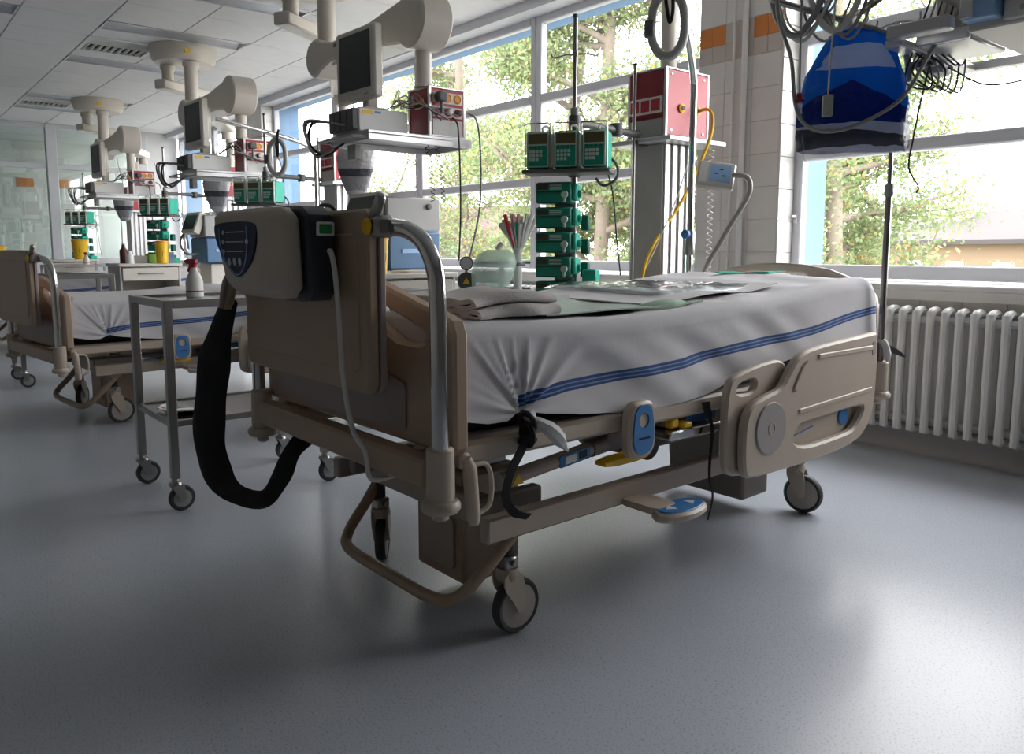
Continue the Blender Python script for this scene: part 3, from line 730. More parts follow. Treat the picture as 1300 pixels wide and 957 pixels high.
# knotted corner: sheet tail and black strap
m = MB()
m.tube(spline([T1(.475, .275, .648), T1(.485, .285, .63), T1(.50, .31, .615), T1(.505, .34, .59), T1(.50, .37, .56), T1(.495, .395, .535)], 4), [.014, .016, .017, .014, .012, .014, .016, .015, .017, .02, .019, .021, .020, .019, .020, .016, .013, .010, .007, .004, .002], 7)
tag(m.build('knotted_sheet_tail', FABW), 'white knotted sheet corner hanging below the blue stripe of the near bed', 'cloth')
def strap(path, w, t, name, mt, parent=None):
    m = MB(); P = spline(path, 6)
    m.v = []; 
    for i, p in enumerate(P):
        tg = (P[min(i+1, len(P)-1)]-P[max(i-1, 0)]).normalized(); a = Vector((.1, 1, 0)); a = (a-tg*a.dot(tg)).normalized(); b = tg.cross(a)
        ww = w(i/(len(P)-1)) if callable(w) else w
        m.v += [(p+a*ww/2+b*t/2)[:], (p-a*ww/2+b*t/2)[:], (p-a*ww/2-b*t/2)[:], (p+a*ww/2-b*t/2)[:]]
    n = len(P)
    for i in range(n-1):
        for k in range(4): m.f.append((i*4+k, i*4+(k+1) % 4, i*4+4+(k+1) % 4, i*4+4+k)); m.mi.append(0)
    m.f += [(0, 1, 2, 3), (n*4-4, n*4-3, n*4-2, n*4-1)]; m.mi += [0, 0]
    return m.build(name, mt, parent)
s = thing('tie_strap', 'black strap knotted round the sheet corner at the foot of the near bed', 'strap', T1(.49, .26, .38))
m = MB()
for a, b, r in ((0, .03, .022), (.4, .0, .02), (1.1, .045, .018)):
    c = Vector(T1(.488, .262, .628-b))-s.location; R = rotm('Z', a) @ rotm('X', .5+a)
    m.tube([c+R @ Vector((r*math.cos(q*PI/6), .012*math.sin(q*PI/6), r*1.2*math.sin(q*PI/6))) for q in range(12)], .007, 8, closed=True)
m.build('knot', BLACKF, s)
sp = strap([Vector(T1(*p))-s.location for p in ((.492, .265, .62), (.50, .235, .57), (.505, .195, .52), (.505, .18, .46), (.50, .21, .415), (.49, .265, .39))], .022, .003, 'strap_tail', BLACKF, s)
o = strap([T1(.478, 1.0, .585), T1(.485, 1.0, .56), T1(.49, 1.02, .50), T1(.50, 1.0, .42), T1(.51, .985, .36), T1(.52, .99, .30), T1(.53, .955, .235)], lambda u: .030*(1-u)+.003 if u < .25 else .012*(1-u)+.004, .003, 'hanging_strap', BLACKF)
tag(o, 'thin black strap dangling in front of the blue pedal of the near bed', 'strap')
o = strap([T1(.462, 2.09, .70), T1(.485, 2.12, .69), T1(.50, 2.16, .66), T1(.505, 2.24, .635), T1(.505, 2.31, .61)], lambda u: .006+.02*math.sin(PI*u), .003, 'corner_strap', BLACKF)
tag(o, 'short black strap sticking out at the head corner near the radiator', 'strap')
m = MB(); m.tube(spline([T1(.472, 2.115, .70), T1(.50, 2.125, .68), T1(.512, 2.13, .64), T1(.512, 2.14, .60)], 4), [.012, .014, .015, .016, .016, .015, .015, .015, .016, .014, .010, .006, .003], 9)
tag(m.build('knotted_sheet_tail', FABW), 'white knotted sheet corner hanging at the head of the near bed', 'cloth')

# other beds: copies of bed, mattress and sheet
def more_bed(loc, rz, dz, lab, ml, sl):
    b = copy_tree(bed); b.location = (*loc, 0); b.rotation_euler = (0, 0, rz); b['label'] = lab
    for c in b.children:
        if c.get('lift'): c.location.z += dz
    mo = mattress(loc, rz, dz, ml)
    so = sheet.copy(); COL.objects.link(so); so.location = (*loc, dz); so.rotation_euler = (0, 0, rz); so['label'] = sl
more_bed((-5.47, .79), .10, -.10, 'second hospital bed from the camera, its foot at the left photo edge', 'dark mattress edge under the sheet of the second bed', 'white striped sheet on the second bed, behind the steel trolley')
more_bed((-10.0, .95), .0, -.10, 'third hospital bed, seen beyond the second bed and the grey overbed table', 'mattress of the third bed below its white sheet', 'white striped sheet on the third bed behind the overbed table')
trapeze((-6.10, 2.95, 0), 0, 'chrome lifting pole bending over the second bed beside the green pumps', 1)

# IV pole in the head corner of the near bed
t = thing('infusion_pole', 'tall steel pole standing in the head corner socket of the near bed by the radiator', 'pole', T1(.49, 2.12, .55))
m = MB(); b = Vector((0, 0, 0)); m.cyl(b, b+Vector((0, 0, .72)), .0125, n=12); m.cyl(b+Vector((0, 0, .72)), b+Vector((.0, 0, 1.35)), .009, n=10); m.build('pole', STEEL, t)
MB().lathe([(.013, .70), (.017, .705), (.017, .745), (.012, .75)], (0, 0, 0), 14).build('collar', GREYP, t)
m = MB(); m.tube(spline([(-.08, 0, 1.37), (-.075, 0, 1.34), (0, 0, 1.35), (.075, 0, 1.34), (.08, 0, 1.37)], 4), .004, 6); m.build('hook', STEEL, t)

# ------------------------------------------------------------------ air pump with hose and cable
t = thing('mattress_pump', 'beige air mattress pump with navy control panel hooked on the foot shelf', 'mattress pump', T1(0, -.1, .93))
Lc = lambda x, y, z: tuple(Vector(T1(x, y, z))-t.location)
def pf(u, v, d):   # leaning front shell
    k = (v-.935)/.21; return Lc(u, d-.012*k-.01*math.sin(PI*k), v)
sl = rnd([(-.155, .932), (.205, .932), (.215, 1.148), (-.215, 1.148), (-.222, 1.13)], 2, .12)
MB().plate([sl], -.215, -.165, pf, .014).build('front_shell', BEIGEL, t, sharp=75)
MB().plate([rnd([(-.14, .925), (.225, .925), (.235, 1.152), (-.20, 1.152)], 2, .12)], -.166, -.096, pf, .008).build('rear_shell', DARKP, t)
pn = MB().plate([rnd([(-.195, 1.118), (.06, 1.118), (.078, 1.09), (.05, 1.03), (-.03, .985), (-.07, .978), (-.11, .99), (-.175, 1.05), (-.205, 1.10)], 2)], -.2165, -.212, pf).build('control_panel', NAVY, t)
fl2 = lambda u, v, d: pf(u, v, d)
m = MB()
for v in (1.092, 1.068, 1.044): 
    m.plate([circ(-.135, v, .006, 10)], -.219, -.216, fl2); m.plate([rrect(-.115, .0, v-.0012, v+.0012, .0008, 1)], -.219, -.216, fl2)
for u in (-.105, -.07, -.035): m.plate([circ(u, 1.018, .008, 12, .010)], -.219, -.216, fl2)
m.build('printed_symbols', mat('pale_print', (.55, .60, .65), .5), pn)
m = MB(); m.plate([circ(.018, 1.068, .007, 10)], -.219, -.216, fl2); m.build('printed_mark', WHITEP, pn)
m = MB(); P = [pf(u, v, -.218) for u, v in ((-.165, 1.105), (-.155, 1.06), (-.12, 1.01), (-.065, .985), (-.01, 1.01), (.02, 1.06), (.015, 1.105))]
m.tube(spline(P, 5), .0016, 5); m.build('printed_arc', BLUEP, pn)
m = MB(); m.plate([rrect(-.152, -.120, 1.085, 1.107, .003)], 0, .003, lambda u, v, d: Lc(.2335+d+(v-1.09)*.045, u, v)); sw = m.build('power_switch', mat('lit_green_switch', (.02, .25, .06), .3), t)
MB().plate([rrect(-.158, -.114, 1.080, 1.112, .004), rrect(-.152, -.120, 1.085, 1.107, .003)], 0, .004, lambda u, v, d: Lc(.2335+d+(v-1.09)*.045, u, v)).build('switch_frame', WHITEP, sw)
for x in (-.10, .12): MB().tube(spline([Lc(x, -.10, 1.14), Lc(x, -.085, 1.155), Lc(x, -.06, 1.155), Lc(x, -.046, 1.14)], 4), .005, 6).build('hook', DARKP, t)
# white power cable
m = MB(); m.tube(spline([T1(.232, -.125, 1.045), T1(.25, -.13, 1.04), T1(.265, -.13, 1.00), T1(.27, -.125, .90), T1(.265, -.115, .75), T1(.25, -.085, .62), T1(.245, -.050, .56), T1(.245, -.042, .50), T1(.25, -.02, .485), T1(.25, .05, .488)], 8), .0065, 8)
tag(m.build('power_cable', CABLEW), 'white power cable hanging from the mattress pump down the foot of the bed', 'cable')
# hose in black sleeve
t2 = thing('air_hose', 'air hose in a black fabric sleeve looping down from the mattress pump', 'hose', (-2.2, .8, .15))
def WL(p): return Vector(p)-t2.location
m = MB(); m.tube([WL(p) for p in spline([T1(-.19, -.135, .995), T1(-.26, -.14, .985), T1(-.33, -.145, .945), T1(-.36, -.15, .885)], 6)], .019, 12); m.cur = 1
m.tube([WL(p) for p in spline([T1(-.19, -.155, 1.005), T1(-.25, -.165, .995), T1(-.315, -.168, .955), T1(-.35, -.168, .885)], 6)], .008, 8); m.build('hose', [BEIGE, MAUVE], t2)
def sleeve(path, wf, tf, n=12, face=Vector((.77, -.63, 0))):
    P = spline(path, 7); vs = []; m = len(P); mb = MB()
    for i, p in enumerate(P):
        tg = (P[min(i+1, m-1)]-P[max(i-1, 0)]).normalized(); b = (face-tg*face.dot(tg)).normalized(); a = tg.cross(b); u = i/(m-1)
        for k in range(n):
            an = 2*PI*k/n; vs.append(p+a*math.cos(an)*wf(u)/2+b*math.sin(an)*tf(u)/2)
    fs = [(i*n+k, i*n+(k+1) % n, (i+1)*n+(k+1) % n, (i+1)*n+k) for i in range(m-1) for k in range(n)]
    fs += [tuple(range(n)), tuple(range((m-1)*n, m*n))]
    return mb.add(vs, fs)
sleeve([WL(p) for p in ((-2.285, .825, .90), (-2.36, .82, .80), (-2.43, .82, .69), (-2.475, .82, .57), (-2.50, .82, .45), (-2.455, .83, .345), (-2.38, .86, .295), (-2.27, .90, .30), (-2.225, .935, .37), (-2.195, .96, .45), (-2.20, 1.02, .50))],
       lambda u: .048+.052*sm(0, .20, u)-.045*sm(.45, .7, u)+.004*math.sin(40*u), lambda u: .034-.008*u+.004*math.sin(55*u+1)).build('fabric_sleeve', BLACKF, t2)

# ------------------------------------------------------------------ things lying on the near bed
t = thing('folded_towel', 'white towel folded in layers at the foot end of the near bed', 'towel', T1(.225, .30, .879), .10)
def fold(w, n, th, y0, y1, name, ph):
    path = []
    for k in range(n):
        z = th*(.55+1.12*k); xs_ = [(-w+i*2*w/8) for i in range(9)]
        if k % 2: xs_ = xs_[::-1]
        path += [(x*(1-.04*k), z+.004*math.sin(7*x*10+k)) for x in xs_]
        if k < n-1: sx = 1 if k % 2 == 0 else -1; path += [(sx*(w*(1-.04*k)+th*.45), z+th*.56)]
    P = [(p.x, p.z) for p in spline([(x, 0, z) for x, z in path], 3)]
    L_, R_ = [], []
    for i, p in enumerate(P):
        a, b = P[max(0, i-1)], P[min(len(P)-1, i+1)]; d = Vector((b[0]-a[0], b[1]-a[1])).normalized(); nn = Vector((-d.y, d.x))*th*.5
        L_.append((p[0]+nn.x, p[1]+nn.y)); R_.append((p[0]-nn.x, p[1]-nn.y))
    loop = L_+R_[::-1]; m = MB(); ny = 14; q = len(loop)
    for j in range(ny+1):
        y = y0+(y1-y0)*j/ny
        m.v += [(x+.007*math.sin(8*y*PI+ph)+.003*math.sin(40*y+z*60), y+.006*math.sin(30*z+9*x), max(.0005, z*(1+.10*math.sin(14*y+ph+x*5))+.003*math.sin(22*y+11*x))) for x, z in loop]
    for j in range(ny):
        for i in range(q): m.f.append((j*q+i, j*q+(i+1) % q, (j+1)*q+(i+1) % q, (j+1)*q+i)); m.mi.append(0)
    h = len(P)
    for j in (0, ny):
        for i in range(h-1): m.f.append((j*q+i, j*q+i+1, j*q+q-2-i, j*q+q-1-i)); m.mi.append(0)
    return m.build(name, TOWELM, t, sharp=60)
fold(.17, 4, .0125, -.15, .15, 'folded_layers', .4)
def cloth(name, poly, zf, m1, label, cat, n=26, th=.004):
    # four-corner cloth draped with small folds
    a, b, c, d = [Vector((*p, 0)) for p in poly]
    def fn(s):
        def g(u, v):
            p = (a*(1-u)+b*u)*(1-v)+(d*(1-u)+c*u)*v
            return T1(p.x, p.y, zf(p.x, p.y)+s)
        return g
    mb = MB(); mb.grid(fn(th), n, n); mb.grid(fn(0), n, n)
    o = len(mb.v)//2; N = n+1
    rim = [i*N for i in range(N)]+[n*N+j for j in range(1, N)]+[i*N+n for i in range(n-1, -1, -1)]+[j for j in range(n-1, 0, -1)]
    for i in range(len(rim)): 
        p, q = rim[i], rim[(i+1) % len(rim)]; mb.f.append((p, q, q+o, p+o)); mb.mi.append(0)
    return tag(mb.build(name, m1, sharp=70), label, cat)
zt = lambda x, y: ztop(y)+.003
cloth('green_drape', [(-.36, .42), (.385, .42), (.385, 1.10), (-.38, 1.0)], lambda x, y: zt(x, y)+.005+.005*math.sin(9*y+5*x)*math.sin(14*x+3*y), mat('pale_green_white_cloth', (.50, .60, .52), .9, var=.25, nscale=5, bump=.3, bscale=250), 'pale green drape lying crumpled along the middle of the near bed', 'cloth')
cloth('absorbent_pad', [(-.30, .92), (.36, .86), (.33, 1.62), (-.32, 1.60)], lambda x, y: zt(x, y)+.012+.003*math.sin(12*y), FABW, 'white absorbent pad with rolled green edge on the near bed', 'pad')
m = MB(); m.tube(spline([T1(.36, .78, .872), T1(.365, .85, .877), T1(.37, .94, .880), T1(.365, 1.02, .876)], 5), [.002, .005, .008, .010, .012, .014, .016, .017, .018, .018, .018, .018, .017, .016, .015, .014], 12)
tag(m.build('rolled_drape_edge', GREENC), 'rolled green drape edge tucked against the white pad on the near bed', 'cloth')
t = thing('plastic_pack', 'clear plastic pack of folded white pads lying on the near bed toward its head', 'plastic bag', T1(-.02, 1.36, .897), -.06)
MB().plate([rrect(-.27, .27, -.28, .28, .03)], 0, .012, XY(0), .004).build('folded_pads', FABW, t)
m = MB(); rg = random.Random(5); hh = {}
def pk(u, v):
    x, y = (u-.5)*.60, (v-.5)*.62; e = min(u, 1-u, v, 1-v)
    k = (round(u, 3), round(v, 3)); hh.setdefault(k, rg.uniform(0, .011)); return (x, y, .003+.014*sm(0, .06, e)+hh[k]*sm(0, .08, e))
m.grid(pk, 26, 26); m.build('clear_film', CLEARP, t, sharp=25)
cloth('green_cloth', [(-.16, 1.93), (.10, 1.93), (.10, 2.06), (-.16, 2.06)], lambda x, y: zt(x, y)+.005+.006*math.sin(20*x), TEAL, 'small green cloth lying at the head end beneath the headboard slot', 'cloth', 8)

# gooseneck bed control
t = thing('control_handset', 'cream bed control panel with blue keypad on a bent arm at the bed head', 'control panel', (-2.33, 3.07, .6))
WLo = lambda p: Vector(p)-t.location
MB().tube([WLo(p) for p in spline([(-2.33, 3.07, .60), (-2.325, 3.075, .90), (-2.23, 3.10, 1.10), (-2.135, 3.13, 1.27), (-2.115, 3.13, 1.33), (-2.13, 3.12, 1.372), (-2.19, 3.10, 1.385)], 6)], .012, 10).build('arm', mat('arm_grey_beige', (.38, .34, .31), .45), t)
nz = Vector((.58, -.62, .53)).normalized(); xa = Vector((.636, .772, -.30)); xa = (xa-nz*xa.dot(nz)).normalized(); ya = nz.cross(xa)
R = Matrix((xa, ya, nz)).transposed(); c = WLo((-2.262, 3.075, 1.385))
def hs(x0, x1, y0, y1, z0, z1, b, nm, mt):
    m = MB().box(x0, x1, y0, y1, z0, z1, b); m.v = [tuple(c+R @ Vector(v)) for v in m.v]; return m.build(nm, mt, t)
hs(-.085, .085, -.07, .07, -.022, .015, .008, 'housing', CREAM); hs(-.03, .065, -.045, .05, .014, .0165, 0, 'blue_keypad', BLUEP); hs(-.075, -.04, -.055, .055, .014, .016, 0, 'side_strip', WHITEP)
for q in ((.0, .0), (.02, .025), (.035, -.01)): hs(q[0]-.009, q[0]+.009, q[1]-.003, q[1]+.003, .0165, .0172, 0, 'printed_mark', NAVY)

# ------------------------------------------------------------------ steel trolley
t = thing('steel_trolley', 'two-tier stainless steel trolley standing between the near and second beds', 'trolley', (-3.49, 1.25, 0))
m = MB()
for x in (-.24, .24):
    for y in (-.325, .325):
        MB().box(x-.0165, x+.0165, y-.0165, y+.0165, .135, .85, .002).build('leg', STEEL, t)
        cs = MB(); cs.cyl((x, y, .118), (x, y, .14), .014, n=10); cs.lathe([(.025, .105), (.028, .112), (.024, .122)], (x, y, 0), 12)
        for s in (-1, 1): cs.plate([[(y-.022, .11), (y+.03, .11), (y+.035, .045), (y+.012, .045)]], x+s*.017, x+s*.020, YZ(0))
        co = cs.build('castor', STEEL, t)
        w = MB(); w.lathe([(.036, -.013), (.048, -.012), (.052, -.006), (.052, .006), (.048, .012), (.036, .013)], (x, y+.022, .052), 20, rotm('Y', PI/2)); w.cur = 1
        w.lathe([(.008, -.015), (.036, -.0135), (.036, .0135), (.008, .015)], (x, y+.022, .052), 16, rotm('Y', PI/2)); w.build('wheel', [TYRE, GREYP], co)
for x in (-.24, .24): MB().box(x-.0165, x+.0165, -.31, .31, .818, .85, .002).build('top_rail', STEEL, t)
for y in (-.325, .325): MB().box(-.225, .225, y-.0165, y+.0165, .818, .85, .002).build('top_rail', STEEL, t)
MB().box(-.225, .225, -.31, .31, .832, .838).build('top_shelf', STEEL, t)
MB().box(-.225, .225, -.31, .31, .355, .361).build('lower_shelf', STEEL, t)
for x in (-.24, .24): MB().box(x-.012, x+.012, -.31, .31, .345, .37, .002).build('lower_rail', STEEL, t)
for y in (-.325, .325): MB().box(-.225, .225, y-.012, y+.012, .345, .37, .002).build('lower_rail', STEEL, t)
def spray(loc, rz, label):
    t = thing('spray_bottle', label, 'spray bottle', loc, rz, 'white spray bottles with red triggers'); t.scale = (.88, .88, .88)
    MB().lathe([(.036, 0), (.042, .006), (.042, .075), (.036, .10), (.018, .135), (.014, .150)], (0, 0, 0), 18).build('bottle', WHITEP, t)
    MB().lathe([(.0425, .03), (.0428, .031), (.0428, .035), (.0425, .036)], (0, 0, 0), 18).build('label_band', RED, t)
    m = MB(); m.cyl((0, 0, .150), (0, 0, .168), .017, n=12); m.box(-.055, .025, -.013, .013, .166, .192, .006); m.box(-.04, -.025, -.008, .008, .125, .168, .004, rotm('Y', .5)); m.cyl((-.055, 0, .18), (-.068, 0, .18), .007, n=8); m.build('trigger_head', RED, t)
spray((-3.58, 1.14, .838), .3, 'white spray bottle with red trigger on the steel trolley')
t = thing('steel_bowl', 'shiny shallow steel dish on the lower shelf of the trolley', 'dish', (-3.45, 1.05, .361))
MB().lathe([(.05, 0), (.09, .004), (.12, .022), (.125, .024), (.122, .026), (.088, .010), (.05, .006)], (0, 0, 0), 22).build('bowl', CHROME, t)

# ------------------------------------------------------------------ ceiling pendants with monitors
def red_box(par, x0, x1, y0, y1, z0, z1, mats_side=True, iv=False):
    b = .018
    core = MB().box(x0+.008, x1-.008, y0+.008, y1-.008, z0+.004, z1-.004); core = core.build('service_head', REDD if not iv else REDD, par)
    m = MB()
    for x in (x0, x1-b):
        for y in (y0, y1-b): m.box(x, x+b, y, y+b, z0, z1, .003)
    m.box(x0, x1, y0, y1, z1-.006, z1+.004, .002); m.box(x0, x1, y0, y1, z0-.004, z0+.008, .002); m.build('profile', ALU, core)
    MB().box(x1-.009, x1-.003, y0+b, y1-b, z0+.012, z1-.010).build('red_panel', RED, core)
    return core
def socket(par, p, ax, mt, r=.022):
    m = MB(); R = rotm('Y', PI/2) if ax == 'x' else rotm('X', PI/2)
    m.lathe([(r, 0), (r, .005), (r*.8, .007), (r*.72, .002)], p, 16, R); return m.build('socket', mt, par)
def make_pendant():
    t = thing('ceiling_pendant', 'cream ceiling pendant with red socket box nearest the camera, left of the pump tower', 'ceiling pendant', (-5.15, 2.60, ZC), 0, 'cream equipment pendants on the ceiling')
    MB().lathe([(.305, .0), (.31, -.03), (.29, -.12), (.26, -.15), (.0001, -.152)][::-1], (-.20, .0, 0), 36).build('ceiling_cover', PEND, t)
    MB().box(.09, .10, -.08, -.03, -.10, -.06, .003).build('yellow_label', YEL, t)
    MB().lathe([(.075, -.165), (.075, -.20), (.062, -.215), (.062, -.56)][::-1], (0, 0, 0), 20).build('upper_column', PEND, t)
    # swivel link to the drop column
    def c2(cx, r, a0, a1, n): return [(cx+r*math.cos(a0+(a1-a0)*i/n), -.645+r*math.sin(a0+(a1-a0)*i/n)) for i in range(n+1)]
    out = c2(1.20, .155, -2.3, 2.2, 22) + [(.75, -.565), (.25, -.585)] + c2(0, .125, .9, 2*PI-.9, 18) + [(.25, -.70), (.75, -.715)]
    a = MB().plate([out], -.105, .105, XZ(0), .014).build('swivel_arm', PEND, t)
    MB().box(.30, .42, -.108, -.104, -.632, -.61, .001).build('name_plate', GREYD, a)
    MB().box(.24, .95, -.09, .09, -.735, -.712, .004).build('arm_rail', WHITEP, a)
    dc = MB().lathe([(.048, -.76), (.048, -.98), (.055, -.985), (.055, -1.0)][::-1], (1.16, .02, 0), 18).build('drop_column', PEND, t)
    # IV arm pair
    MB().lathe([(.07, -.165), (.07, -.20), (.055, -.22), (.055, -.32)][::-1], (-.28, -.13, 0), 18).build('arm_pivot', PEND, t)
    R = rotm('Z', .55)
    m = MB(); m.box(-.065, .065, -.12, .70, -.40, -.31, .012, R, (0, 0, -.36)); m.v = [(v[0]-.28, v[1]-.13, v[2]) for v in m.v]; m.build('square_arm', PEND, t)
    e = R @ Vector((0, .62, 0)); ex, ey = e.x-.28, e.y-.13
    MB().cyl((ex, ey, -.41), (ex, ey, -.47), .05, n=16).build('arm_pivot', PEND, t)
    d = Vector((-1.45-ex, .85-ey, 0)); an = math.atan2(d.y, d.x)
    m = MB(); m.box(-.08, d.length+.09, -.08, .08, -.575, -.47, .012, rotm('Z', an), (0, 0, -.52)); m.v = [(v[0]+ex, v[1]+ey, v[2]) for v in m.v]; m.build('square_arm', PEND, t)
    MB().cyl((-1.45, .85, -.575), (-1.45, .85, -.66), .06, n=16).build('arm_pivot', PEND, t)
    # red socket box
    rb = red_box(t, 1.00, 1.23, .01, .27, -1.275, -1.0)
    MB().box(1.2275, 1.231, .035, .245, -1.27, -1.18).build('socket_panel', WHITEP, rb); MB().box(1.2275, 1.231, .035, .245, -1.165, -1.105).build('socket_panel', WHITEP, rb); MB().box(1.2275, 1.231, .035, .245, -1.088, -1.025).build('socket_panel', WHITEP, rb)
    for k in range(3):
        socket(rb, (1.231, .07+.07*k, -1.056), 'x', ORG, .026); socket(rb, (1.231, .07+.07*k, -1.135), 'x', RED, .024)
    for k in range(2): socket(rb, (1.0+.07+.09*k, .008, -1.08), 'y', ORG, .02)
    pl = MB(); pl.box(1.235, 1.29, .045, .10, -1.085, -1.03, .006); pl.cyl((1.27, .07, -1.085), (1.27, .07, -1.15), .008, n=8); pl.build('plug', GREYD, rb)
    for yy in (.14, .21): MB().box(1.235, 1.265, yy-.015, yy+.015, -1.15, -1.12, .005).build('plug', GREYD if yy > .2 else WHITEP, rb)
    # shelf
    sh = MB().box(.80, 1.25, -.40, .30, -1.300, -1.280, .004).build('shelf', ALU, t)
    for x in (.80, 1.23): MB().box(x, x+.02, -.40, .30, -1.335, -1.300, .003).build('shelf_rail', ALU, sh)
    for y in (-.40, .28): MB().box(.82, 1.23, y, y+.02, -1.335, -1.300, .003).build('shelf_rail', ALU, sh)
    m = MB(); m.tube(spline([(.82, -.40, -1.32), (.82, -.47, -1.32), (.86, -.49, -1.32), (1.18, -.49, -1.32), (1.22, -.47, -1.32), (1.22, -.40, -1.32)], 4), .008, 8); m.build('front_rail', STEEL, sh)
    MB().box(.93, 1.02, -.36, -.32, -1.42, -1.335, .004).build('clamp', GREYP, sh)
    return t
pend = make_pendant()
for x, lab in ((-7.98, 'cream ceiling pendant with red socket box above the second bed'), (-11.5, 'cream ceiling pendant farthest from the camera, near the glass partition')):
    c = copy_tree(pend); c.location.x = x; c['label'] = lab
PX3 = [-5.15, -7.98, -11.5]; NM = ['near', 'second', 'farthest']
# monitor
def make_monitor():
    t = thing('patient_monitor', '', 'monitor', (0, 0, 0), .05, 'grey flat monitors on the pendant shelves')
    MB().box(-.10, .10, -.07, .09, 0, .018, .006).build('base', CREAM, t)
    m = MB(); m.box(-.035, .035, -.01, .06, .018, .13, .008); m.build('neck', CREAM, t)
    b = MB().box(-.205, .205, -.075, -.015, .055, .455, .012).box(-.15, .15, -.02, .03, .12, .40, .02).build('housing', CREAM, t)
    MB().box(-.165, .165, -.0765, -.074, .115, .425).build('screen', SCREEN, b)
    MB().box(.09, .14, -.0765, -.0745, .075, .085).build('maker_mark', GREYP, b)
    m = MB()
    for k in range(5): m.cyl((-.02+.02*k, -.076, .092), (-.02+.02*k, -.0745, .092), .004, n=8)
    m.build('button', GREYP, b)
    return t
mon = make_monitor()
def make_rack():
    t = thing('module_rack', '', 'module rack', (0, 0, 0), 0, 'white monitor module racks on the pendant shelves')
    b = MB().box(-.15, .15, -.15, .17, .004, .135, .006).build('housing', WHITEP, t)
    for k in range(4): 
        MB().box(-.145+.073*k, -.078+.073*k, -.185, -.150, .012, .128, .004).build('module', GREYD, b)
    MB().box(.150, .1515, -.13, -.06, .10, .122).build('yellow_label', YEL, b); MB().box(.150, .1515, -.05, -.01, .108, .120).build('blue_label', BLUE, b)
    for y in (-.1, .12):
        MB().box(-.12, .12, y-.01, y+.01, 0, .004).build('foot', RUBBER, b)
    return t
rack = make_rack()
def cable(path, r, m, label, cat='cable', group=None, n=7, name='cable', seg=6):
    return tag(MB().tube(spline(path, seg), r, n).build(name, m), label, cat, group)
for i, x in enumerate(PX3):
    w = ['nearest the camera', 'above the second bed', 'farthest from the camera'][i]
    b = mon if i == 0 else copy_tree(mon); b.location = (x+.97, 2.35, 1.838); b['label'] = 'flat grey monitor with dark screen on the pendant '+w
    r = rack if i == 0 else copy_tree(rack); r.location = (x+.98, 2.36, 1.700); r['label'] = 'white module rack with black modules on the pendant shelf '+w
    rg = random.Random(20+i)
    for k in range(7):
        a = (x+1.13, 2.47+.03*k, 1.80+.02*rg.random()); 
        pts = [(x+1.13, 2.40+.05*rg.random(), 1.845), (x+1.10+.08*rg.random(), 2.45+.1*rg.random(), 1.88+.1*rg.random()), (x+1.0+.15*rg.random(), 2.5+.06*rg.random(), 1.855+.08*rg.random()), (x+1.14+.06*rg.random(), 2.52+.06*rg.random(), 1.84+.12*rg.random()), (x+1.25, 2.55+.06*rg.random(), 1.86), (x+1.252, 2.60+.2*rg.random(), 1.77+.1*rg.random())]
        cable(pts, .004, [CABLE, CABLEW, CABLEB, CABLE][k % 4], 'thin tangled cable behind the monitor on the pendant '+w, 'cable', 'tangled cables on the pendant '+w, 5)
    for k in range(5):
        y0 = 2.12+.03*k; dx = .1*rg.random()
        pts = [(x+.84+.05*k, 2.17, 1.78-.01*k), (x+.80+dx, 2.08-.02*k, 1.76), (x+.78+dx, 2.06, 1.66-.02*k), (x+.88+dx, 2.10, 1.60-.03*rg.random()), (x+.97+.05*rg.random(), 2.16, 1.63), (x+.93, 2.22, 1.655)]
        cable(pts, .006, CABLEB if k % 2 else CABLE, 'dark cable loop hanging at the front of the pendant shelf '+w, 'cable', 'cable loops on the pendant shelf '+w, 6)
    hk = [(x+1.17, 2.76, 1.835), (x+1.25, 2.78, 1.80), (x+1.27, 2.79, 1.70), (x+1.27, 2.80, 1.3), (x+1.22, 2.82, .98)]
    cable(hk, .005, CABLEB, 'black cable hanging straight down from the red sockets of the pendant '+w, 'cable')
    cable([(x+1.262, 2.86, 1.85), (x+1.30, 2.90, 1.80), (x+1.31, 2.92, 1.60), (x+1.30, 2.92, 1.3), (x+1.25, 2.88, 1.0)], .006, CABLE, 'grey hose hanging beside the red socket box of the pendant '+w, 'hose')
# coiled leads under the near shelf
for q, (xx, yy) in enumerate(((-3.98, 2.62), (-4.02, 2.72))):
    P = [(xx+.012*math.cos(k*.9), yy+.012*math.sin(k*.9)+.05*math.sin(k*.02), 1.682-.0040*k) for k in range(90)]
    o = MB().tube(P, .0025, 5).build('coiled_lead', CABLEB); tag(o, ['coiled thin black lead hanging under the near pendant shelf', 'second coiled black lead hanging under the near pendant shelf, closer to the windows'][q], 'cable')
